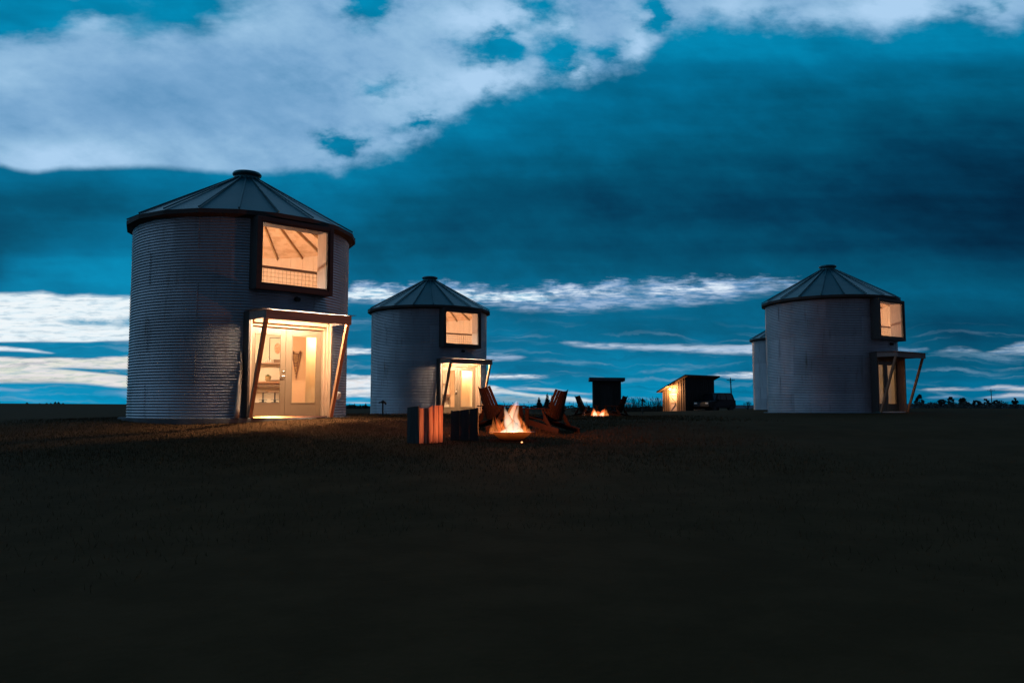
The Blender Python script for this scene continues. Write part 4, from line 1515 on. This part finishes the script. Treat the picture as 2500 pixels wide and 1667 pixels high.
for i in range(12):
    x = a + .02 + (b - a - .04) * i / 12
    x2_ = x + (b - a - .04) / 12 - .008
    so.add([(x, -.43, roofz(x) + .026), (x2_, -.43, roofz(x2_) + .026), (x2_, LW + .5, roofz(x2_) + .026), (x, LW + .5, roofz(x) + .026),
            (x, -.43, roofz(x) + .004), (x2_, -.43, roofz(x2_) + .004), (x2_, LW + .5, roofz(x2_) + .004), (x, LW + .5, roofz(x) + .004)],
           [(0, 1, 2, 3), (7, 6, 5, 4), (0, 4, 5, 1), (1, 5, 6, 2), (2, 6, 7, 3), (3, 7, 4, 0)])
so.build('soffit_board', M_BARN, roof)
dw, dh = .34, 1.62
dc = -1.36
dr = MB().bb(dc - dw, dc + dw, -.040, -.004, .03, dh)
door = dr.build('door', M_SDOOR, t)
zb_ = MB().bb(dc - dw, dc + dw, -.062, -.041, 1.50, 1.61).bb(dc - dw, dc + dw, -.062, -.041, .82, .91).bb(dc - dw, dc + dw, -.062, -.041, .05, .14)
zb_.beam((dc - dw + .05, -.052, 1.48), (dc + dw - .05, -.052, .92), .02, .07, (0, 1, 0)).beam((dc + dw - .05, -.052, .80), (dc - dw + .05, -.052, .16), .02, .07, (0, 1, 0))
zb_.build('brace', M_BOARD, door)
MB().bb(dc + dw - .09, dc + dw - .06, -.10, -.041, .70, .86).build('handle', M_BLACK, door)
cs = MB().bb(dc - dw - .13, dc - dw - .004, -.07, -.004, .03, dh + .12).bb(dc + dw + .004, dc + dw + .11, -.07, -.004, .03, dh + .12).bb(dc - dw - .004, dc + dw + .004, -.069, -.004, dh + .005, dh + .12)
cs.build('door_casing', M_BOARD, t)
tag(t, 'board and batten shed with a mono-pitch roof and lit end wall', 'shed')
lx, lz = -1.42, 2.15
w_ = t.matrix_basis
wl = MB().tube([(lx, -.001, lz + .10), (lx, -.05, lz + .10)], .07, 16)
wl.tube([(lx, -.04, lz + .10), (lx, -.25, lz + .17), (lx, -.48, lz + .15)], .014, 8)
wl.lathe([(.03, .075), (.05, .065), (.13, .005), (.135, -.005), (.125, .0)], 20, c=(lx, -.50, lz + .05))
wl.build('wall_lamp', M_BLACK, t)
lb = MB().lathe([(0, .04), (.035, .03), (.05, -.01), (.035, -.05), (0, -.06)], 14, c=(lx, -.50, lz + .02))
lb.build('bulb', M_BULB, t, smooth=True)
lamp('shed_light', (lx, -.50, lz - .08), 360, (1.0, .58, .26), .05, t)

# low deck, stake and plank by the lit shed
pk = empty('low_deck', (ray(1640, 1009)[0] * 73.2, 73.2, hgt(8.5, 73) - .02), R(-50))
for i in range(7):
    MB().bb(-1.9, .9, -.75 + .14 * i, -.75 + .14 * i + .13, .02, .075).build('deck_board', M_BOARD, pk)
MB().bb(-1.9, .9, -.77, -.752, -.2, .07).build('rim_joist', M_BARND, pk)
tag(pk, 'low plank deck in front of the lit shed door', 'deck')
px_, py_ = ray(1605.5, 1003)[0] * 71, 71
o = MB().bb(-.05, .05, -.05, .05, -.1, .42).lathe([(.07, .42), (.07, .45), (0, .52)], 4, a0=R(45), a1=R(405)).build('short_post', M_BOARD, loc=(px_, py_, hgt(px_, py_)))
tag(o, 'short pale post in the weeds left of the lit shed', 'post')
px_, py_ = ray(1708, 1006)[0] * 72, 72
o = MB().box((0, 0, 0), (.95, .24, .045), R(8), R(-1.5)).build('loose_plank', M_BOARD, loc=(px_, py_, hgt(px_, py_) + .17))
bl = MB().bb(-.3, -.22, -.1, .1, -.2, -.024).bb(.22, .3, -.1, .1, -.2, -.024).build('plank_block', M_BARND, o)
tag(o, 'pale plank step lying on the ground below the dark wall of the lit shed', 'plank')

# ------------------------------------------------------------------ parked car at the shed
cx_, cy_ = ray(1746, 1000)[0] * 75.5, 75.5
t = empty('parked_car', (cx_, cy_, hgt(cx_, cy_)), R(-140))
# profile along X (front +X), extruded over Y
pf = [(-2.05, .42), (-2.10, .75), (-2.02, 1.05), (-1.92, 1.12), (-1.72, 1.70), (-1.55, 1.78), (.35, 1.78), (.62, 1.70), (1.02, 1.12), (1.25, 1.06), (1.98, .98), (2.12, .85), (2.15, .50), (2.05, .36), (-1.95, .34)]
m_ = MB()
npf = len(pf)
for sy in (-1, 1):
    for x, z in pf:
        tw = .90 - (.13 * max(0, (z - 1.08) / .7))
        m_.v.append((x, sy * tw, z))
m_.f.append(tuple(range(npf - 1, -1, -1)))
m_.f.append(tuple(range(npf, 2 * npf)))
for i in range(npf):
    j = (i + 1) % npf
    m_.f.append((i, j, npf + j, npf + i))
m_.build('body', M_CAR, t, bevel=.05)
for sy in (-1, 1):
    gl = MB()
    for xa, xb, xc, xd in ((-1.55, -.62, -.62, -1.45), (-.52, .32, .32, -.52), (.40, .92, .58, .40)):
        y_ = sy * .905
        gl.add([(xa, y_, 1.14), (xb, y_, 1.14), (xc, sy * .80, 1.66), (xd, sy * .80, 1.66)], [(0, 1, 2, 3) if sy < 0 else (3, 2, 1, 0)])
    gl.build('side_window', M_CARGL, t)
MB().add([(.66, -.70, 1.68), (.66, .70, 1.68), (1.06, .80, 1.13), (1.06, -.80, 1.13)], [(0, 1, 2, 3)]).build('windscreen', M_CARGL, t)
MB().add([(-1.76, -.70, 1.66), (-1.76, .70, 1.66), (-1.96, .78, 1.15), (-1.96, -.78, 1.15)], [(3, 2, 1, 0)]).build('rear_window', M_CARGL, t)
for sx in (-1.28, 1.30):
    for sy in (-1, 1):
        wh = empty('wheel')
        wh.parent = t
        wh.location = (sx, sy * .80, .34)
        MB().tube([(0, -.11, 0), (0, .11, 0)], .34, 28).build('tyre', M_TYRE, wh)
        MB().tube([(0, sy * .111, 0), (0, sy * .125, 0)], .20, 20).build('rim', M_BLACK, wh)
for sy in (-1, 1):
    MB().box((2.125, sy * .62, .80), (.06, .34, .14)).build('headlight', M_CERAM, t, bevel=.02)
    MB().box((-2.09, sy * .76, .95), (.05, .16, .30)).build('tail_light', M_CHAIR, t, bevel=.02)
    MB().box((.86, sy * 1.0, 1.15), (.10, .16, .13)).build('mirror', M_CAR, t, bevel=.02)
tag(t, 'dark boxy car parked against the right side of the lit shed', 'car')


# ------------------------------------------------------------------ utility poles
def pole(px, ptop, parm, dist, half, lean, label):
    x = ray(px, 1000)[0] * dist
    zb = hgt(x, dist) - .3
    zt = CAMZ + ray(px, ptop)[1] * dist
    za = CAMZ + ray(px, parm)[1] * dist
    t = empty('utility_pole', (x, dist, zb))
    MB().tube([(lean, 0, 0), (lean * .4, 0, (zt - zb) * .5), (0, 0, zt - zb)], [.20, .17, .12], 12).build('pole', M_POLE, t)
    MB().box((0, -.16, za - zb), (half * 2, .12, .14)).build('crossarm', M_POLE, t)
    for k in (-.92, -.45, .45, .92):
        MB().lathe([(.05, 0), (.07, .07), (.04, .18), (0, .19)], 10, c=(half * k, -.16, za - zb + .07)).build('insulator', M_POLE, t)
    for sx in (-1, 1):
        MB().beam((sx * half * .45, -.16, za - zb - .06), (sx * .03, -.13, za - zb - .75), .05, .05).build('brace', M_POLE, t)
    tag(t, label, 'utility pole', 'wooden utility poles')


pole(1785, 922, 928, 200, .98, .3, 'tall wooden utility pole between the lit shed and the right hand bins')
pole(2421.5, 949, 953, 344, 1.65, .2, 'distant wooden utility pole rising from the row of trees at far right')


# ------------------------------------------------------------------ trees
def conifer(px, ptop, pbase, dist, wpx, label, group, seed):
    rnd = random.Random(seed)
    x = ray(px, ptop)[0] * dist
    z0 = hgt(x, dist) - .2
    zt = CAMZ + ray(px, ptop)[1] * dist
    h = zt - z0
    wd = wpx / 1950 * dist * .78
    t = empty('conifer_tree', (x, dist, z0))
    MB().tube([(0, 0, 0), (0, 0, h * .97)], [h * .022, h * .004], 8).build('trunk', M_BARK, t)
    m = MB()
    zmin = .10
    n = 46
    for i in range(n):
        f = i / n
        z = h * (zmin + (1 - zmin) * f)
        rad = wd * (1 - f) ** .8 * rnd.uniform(.6, 1.15) + .02 * h
        for k in range(7):
            a = rnd.uniform(0, 2 * math.pi)
            r_ = rad * rnd.uniform(.6, 1.05)
            d = Vector((math.cos(a), math.sin(a), 0))
            sd = Vector((-math.sin(a), math.cos(a), 0)) * r_ * .28
            dr_ = rnd.uniform(.05, .35) * r_
            p0 = Vector((0, 0, z + r_ * .15))
            p1 = d * r_ * .55 + Vector((0, 0, z - dr_ * .2))
            p2 = d * r_ + Vector((0, 0, z - dr_))
            m.add([p0, p1 + sd, p2, p1 - sd, p1 + Vector((0, 0, -r_ * .22))], [(0, 1, 2, 3), (0, 4, 2)])
    m.add([(-.012 * h, 0, h * .93), (.012 * h, 0, h * .93), (0, 0, h)], [(0, 1, 2)])
    m.build('crown', M_NEEDLE, t)
    tag(t, label, 'tree', group)


conifer(1316, 968, 992, 190, 17, 'short dark spruce, left of the taller spruce beyond the near flames', 'spruces beyond the near fire', 1)
conifer(1336, 958.5, 992, 185, 17, 'tallest dark spruce, left of the right hand slatted chair', 'spruces beyond the near fire', 2)
conifer(1347.5, 962, 992, 188, 13, 'narrow dark spruce touching the left corner of the right hand slatted chair', 'spruces beyond the near fire', 3)
conifer(1362, 963.5, 992, 180, 9, 'thin spruce tip just showing over the right hand slatted chair', 'spruces beyond the near fire', 4)


def leafy(px, ptop, dist, wpx, label, seed, group='dark trees at the far right', pointy=.5, leafn=2600, two=False, lift=0.0):
    rnd = random.Random(seed)
    x = ray(px, ptop)[0] * dist
    z0 = hgt(x, dist) - .3
    zt = CAMZ + ray(px, ptop)[1] * dist
    h = zt - z0
    wd = wpx / 1950 * dist * .62
    t = empty('dark_tree', (x, dist, z0))
    tr = MB().tube([(0, 0, 0), (rnd.uniform(-.05, .05) * h, 0, h * .5), (0, 0, h * .9)], [h * .035, h * .02, h * .005], 8)
    for k in range(6):
        a = rnd.uniform(0, 6.28)
        z = h * rnd.uniform(.25, .7)
        tr.tube([(0, 0, z), (wd * .4 * math.cos(a), wd * .4 * math.sin(a), z + h * .10), (wd * .75 * math.cos(a), wd * .75 * math.sin(a), z + h * .16)], [h * .012, h * .008, h * .003], 6)
    tr.build('trunk', M_BARK, t)
    clumps = []
    for k in range(26):
        f = rnd.uniform(.16, .95)
        prof_ = (math.sin(math.pi * min(1, (f + .12) * .82)) ** .8) if pointy < .4 else (1 - f) ** .75 * 1.15 + .06
        a = rnd.uniform(0, 6.28)
        r_ = wd * prof_ * rnd.uniform(.35, .9)
        clumps.append((r_ * math.cos(a), r_ * math.sin(a), h * f, wd * rnd.uniform(.20, .36) * (1.1 - .6 * f)))
    clumps.append((0, 0, h * .93, wd * .16))
    m = MB()
    for k in range(leafn):
        c = rnd.choice(clumps)
        d = Vector((rnd.gauss(0, 1), rnd.gauss(0, 1), rnd.gauss(0, 1))).normalized() * c[3] * rnd.uniform(.4, 1.1)
        p = Vector(c[:3]) + d
        if p.z > h or p.z < .05 * h:
            continue
        s_ = wd * rnd.uniform(.06, .14)
        u_ = Vector((rnd.gauss(0, 1), rnd.gauss(0, 1), rnd.gauss(0, 1))).normalized()
        v_ = u_.orthogonal().normalized()
        m.add([p - u_ * s_, p + v_ * s_ * .6, p + u_ * s_, p - v_ * s_ * .6], [(0, 1, 2, 3)])
    m.build('crown', M_LEAF, t)
    tag(t, label, 'tree', group)


RT = [(2244.5, 961.5, 24, .6, 'tall dense pointed dark tree standing right beside the raking strut of the right hand bin'),
      (2297, 975, 24, .3, 'low rounded dark tree right of the thin leafless trees'),
      (2320, 968.5, 24, .5, 'broad dark tree with the highest crown in the middle of the right hand row'),
      (2352, 971, 30, .5, 'wide dark tree with a blunt top, second right of the thin leafless trees'),
      (2383, 977, 24, .3, 'small low dark tree between two wider ones in the right hand row'),
      (2408, 973, 18, .3, 'dark round tree just left of the distant utility pole'),
      (2433, 976, 22, .3, 'low dark tree at the foot of the distant utility pole'),
      (2477, 970.5, 20, .6, 'dark pointed tree nearest the right edge of the picture')]
for i, (px, pt, w_, pnt, lb_) in enumerate(RT):
    leafy(px, pt, 255 + 9 * ((i * 5) % 4), w_, lb_, 30 + i, pointy=pnt)
# low continuous scrub along the foot of the trees
m = MB()
rnd = random.Random(90)
for k in range(5200):
    d = rnd.uniform(225, 250)
    px = rnd.uniform(2225, 2620)
    x = ray(px, 990)[0] * d
    z0 = hgt(x, d)
    hh = rnd.random() ** 1.6 * (1.7 + 1.0 * math.sin(px * .11) * math.sin(px * .043))
    p = Vector((x, d, z0 + hh))
    u_ = Vector((rnd.gauss(0, 1), rnd.gauss(0, 1), rnd.gauss(0, 1))).normalized()
    v_ = u_.orthogonal().normalized()
    s_ = rnd.uniform(.15, .36)
    m.add([p - u_ * s_, p + v_ * s_ * .6, p + u_ * s_, p - v_ * s_ * .6], [(0, 1, 2, 3)])
tag(m.build('scrub', M_LEAF), kind='stuff')


def bare_tree(px, ptop, dist, wpx, label, seed, group, depth=5):
    rnd = random.Random(seed)
    x = ray(px, ptop)[0] * dist
    z0 = hgt(x, dist) - .1
    h = CAMZ + ray(px, ptop)[1] * dist - z0
    wd = wpx / 1950 * dist / 2
    t = empty('leafless_tree', (x, dist, z0))
    trunk, cr = MB(), MB()

    def grow(p, d, ln, r_, lv):
        q = p + d * ln
        mb = trunk if lv >= depth - 1 else cr
        mid = p.lerp(q, .5) + Vector((rnd.gauss(0, 1), rnd.gauss(0, 1), 0)) * ln * .05
        mb.tube([p, mid, q], [r_, r_ * .85, r_ * .65], 5)
        if lv <= 0:
            return
        for k in range(rnd.choice((2, 3, 3))):
            nd = (d + Vector((rnd.gauss(0, .45) * wd / h * 1.7, rnd.gauss(0, .45) * wd / h * 1.7, rnd.uniform(-.05, .3)))).normalized()
            grow(p.lerp(q, rnd.uniform(.55, 1.0)), nd, ln * rnd.uniform(.62, .86), r_ * .62, lv - 1)
    for k in range(3):
        grow(Vector((rnd.uniform(-.1, .1) * wd, 0, 0)), Vector((rnd.uniform(-.6, .6) * wd / h, rnd.uniform(-.2, .2), 1)).normalized(), h * .30, h * .022, depth)
    trunk.build('trunk', M_BARK, t)
    cr.build('crown', M_BARK, t)
    tag(t, label, 'tree', group)


bare_tree(1824, 973, 120, 36, 'leafless shrubby tree at the left foot of the far right bins', 5, 'leafless trees')
bare_tree(2268, 978, 230, 18, 'thin leafless tree beside the tall dense pointed dark tree', 6, 'leafless trees', 4)
bare_tree(2282, 974, 236, 16, 'thin leafless tree beside the low rounded dark tree', 8, 'leafless trees', 4)
bare_tree(2455, 976, 240, 18, 'thin leafless tree right of the distant utility pole', 9, 'leafless trees', 4)

HT = [(51, 984.5, 3.5, 'speck-sized conifer on the left skyline, leftmost of its row'), (66, 981.6, 6, 'small conifer on the left skyline standing alone, second from the left'),
      (97, 983.4, 4.5, 'low conifer on the left skyline between the lone one and the cluster'), (114, 982.8, 6, 'broad low conifer at the left end of the skyline cluster'),
      (124, 982.6, 4, 'thin low conifer inside the skyline cluster'), (135, 979.6, 6, 'tallest conifer of the cluster on the left skyline'),
      (143, 980.2, 7, 'widest conifer of the cluster on the left skyline'), (154, 983, 6, 'small conifer at the right end of the skyline cluster')]
for i, (px, pt, w_, lb_) in enumerate(HT):
    conifer(px, pt, 986, 520, w_, lb_, 'small conifers on the left skyline', 60 + i)
GTS = [(853, 985, 6, 'small conifer close to the right wall of the nearest bin'), (866, 983.5, 6, 'pointed small conifer in the middle of the gap between the bins'),
       (879, 986, 7, 'low small conifer in the gap between the bins'), (893, 983, 8, 'taller small conifer close to the left wall of the middle bin')]
for i, (px, pt, w_, lb_) in enumerate(GTS):
    conifer(px, pt, 990, 300, w_, lb_, 'small conifers between the two left bins', 80 + i)

# far wood that closes the view in the middle
m = MB()
rnd = random.Random(91)
for k in range(6500):
    px = rnd.uniform(780, 1660)
    d = rnd.uniform(300, 330)
    x = ray(px, 990)[0] * d
    zt = CAMZ + ray(px, 990.5 + 1.3 * math.sin(px * .05) + 1.0 * math.sin(px * .21) + (3 if px > 1400 else 0))[1] * d
    z0 = hgt(x, d) - .3
    z = z0 + (zt - z0) * (1 - rnd.random() ** 2.2)
    p = Vector((x, d, z))
    u_ = Vector((rnd.gauss(0, 1), rnd.gauss(0, 1), rnd.gauss(0, 1))).normalized()
    v_ = u_.orthogonal().normalized()
    s_ = rnd.uniform(.18, .5)
    m.add([p - u_ * s_, p + v_ * s_ * .6, p + u_ * s_, p - v_ * s_ * .6], [(0, 1, 2, 3)])
tag(m.build('distant_wood', M_LEAF), kind='stuff')

# dry weed stalks on the skyline between the sheds and behind the near chair
m = MB()


def weeds(x0, x1, d0, d1, n, h0, h1, r_):
    for k in range(n):
        d = rnd.uniform(d0, d1)
        px = rnd.uniform(x0, x1)
        x = ray(px, 990)[0] * d
        z = hgt(x, d)
        h = rnd.uniform(h0, h1)
        a = rnd.gauss(0, .22)
        b = rnd.gauss(0, .10)
        p0, p1, p2 = Vector((x, d, z)), Vector((x + a * h * .4, d, z + h * .6)), Vector((x + (a + b) * h, d + b, z + h))
        s_ = Vector((r_, 0, 0))
        m.add([p0 - s_, p0 + s_, p1 + s_ * .7, p1 - s_ * .7, p2], [(0, 1, 2, 3), (3, 2, 4)])
        if rnd.random() < .35:
            q = p1.lerp(p2, .6)
            m.add([q - s_ * 2.2, q + s_ * 2.2 + Vector((0, 0, h * .05)), p2 + Vector((0, 0, h * .04))], [(0, 1, 2)])


weeds(1522, 1618, 56, 66, 520, .5, 1.15, .008)
weeds(1230, 1345, 60, 75, 160, .5, 1.0, .007)
weeds(1395, 1440, 56, 66, 60, .4, .9, .007)
tag(m.build('weeds', M_WEED), kind='stuff')

# short dry turf where the lamps rake it
m = MB()
rnd = random.Random(92)


def turf(n, x0, x1, y0, y1, h0, h1, wdt, ok=None):
    c = 0
    while c < n:
        x, y = rnd.uniform(x0, x1), rnd.uniform(y0, y1)
        if math.hypot(x - x1_, y - y1_) < BR + .22 or math.hypot(x - x2_, y - y2_) < BR + .22:
            continue
        c += 1
        ux, uy = abs((x - (x0 + x1) / 2) / (x1 - x0) * 2), abs((y - (y0 + y1) / 2) / (y1 - y0) * 2)
        if rnd.random() < max(0, (max(ux, uy) - .6) / .4):
            continue
        z = hgt(x, y)
        h = rnd.uniform(h0, h1)
        a = rnd.uniform(0, 6.28)
        ln = rnd.uniform(.1, .8) * h
        b = rnd.uniform(0, 6.28)
        u_ = (wdt * math.cos(b), wdt * math.sin(b))
        m.v += [(x - u_[0], y - u_[1], z - .004), (x + u_[0], y + u_[1], z - .004), (x + ln * math.cos(a), y + ln * math.sin(a), z + h)]
        i = len(m.v) - 3
        m.f.append((i, i + 1, i + 2))


x1_, y1_, x2_, y2_ = x1, y1, x2, y2
turf(90000, -14, 6, 11.2, 22.5, .02, .06, .005)
turf(34000, -10, 8, 22, 39, .03, .08, .008)
turf(16000, -11, 11, 5.0, 14.5, .02, .07, .003)
tag(m.build('grass', M_GRASS), kind='stuff')
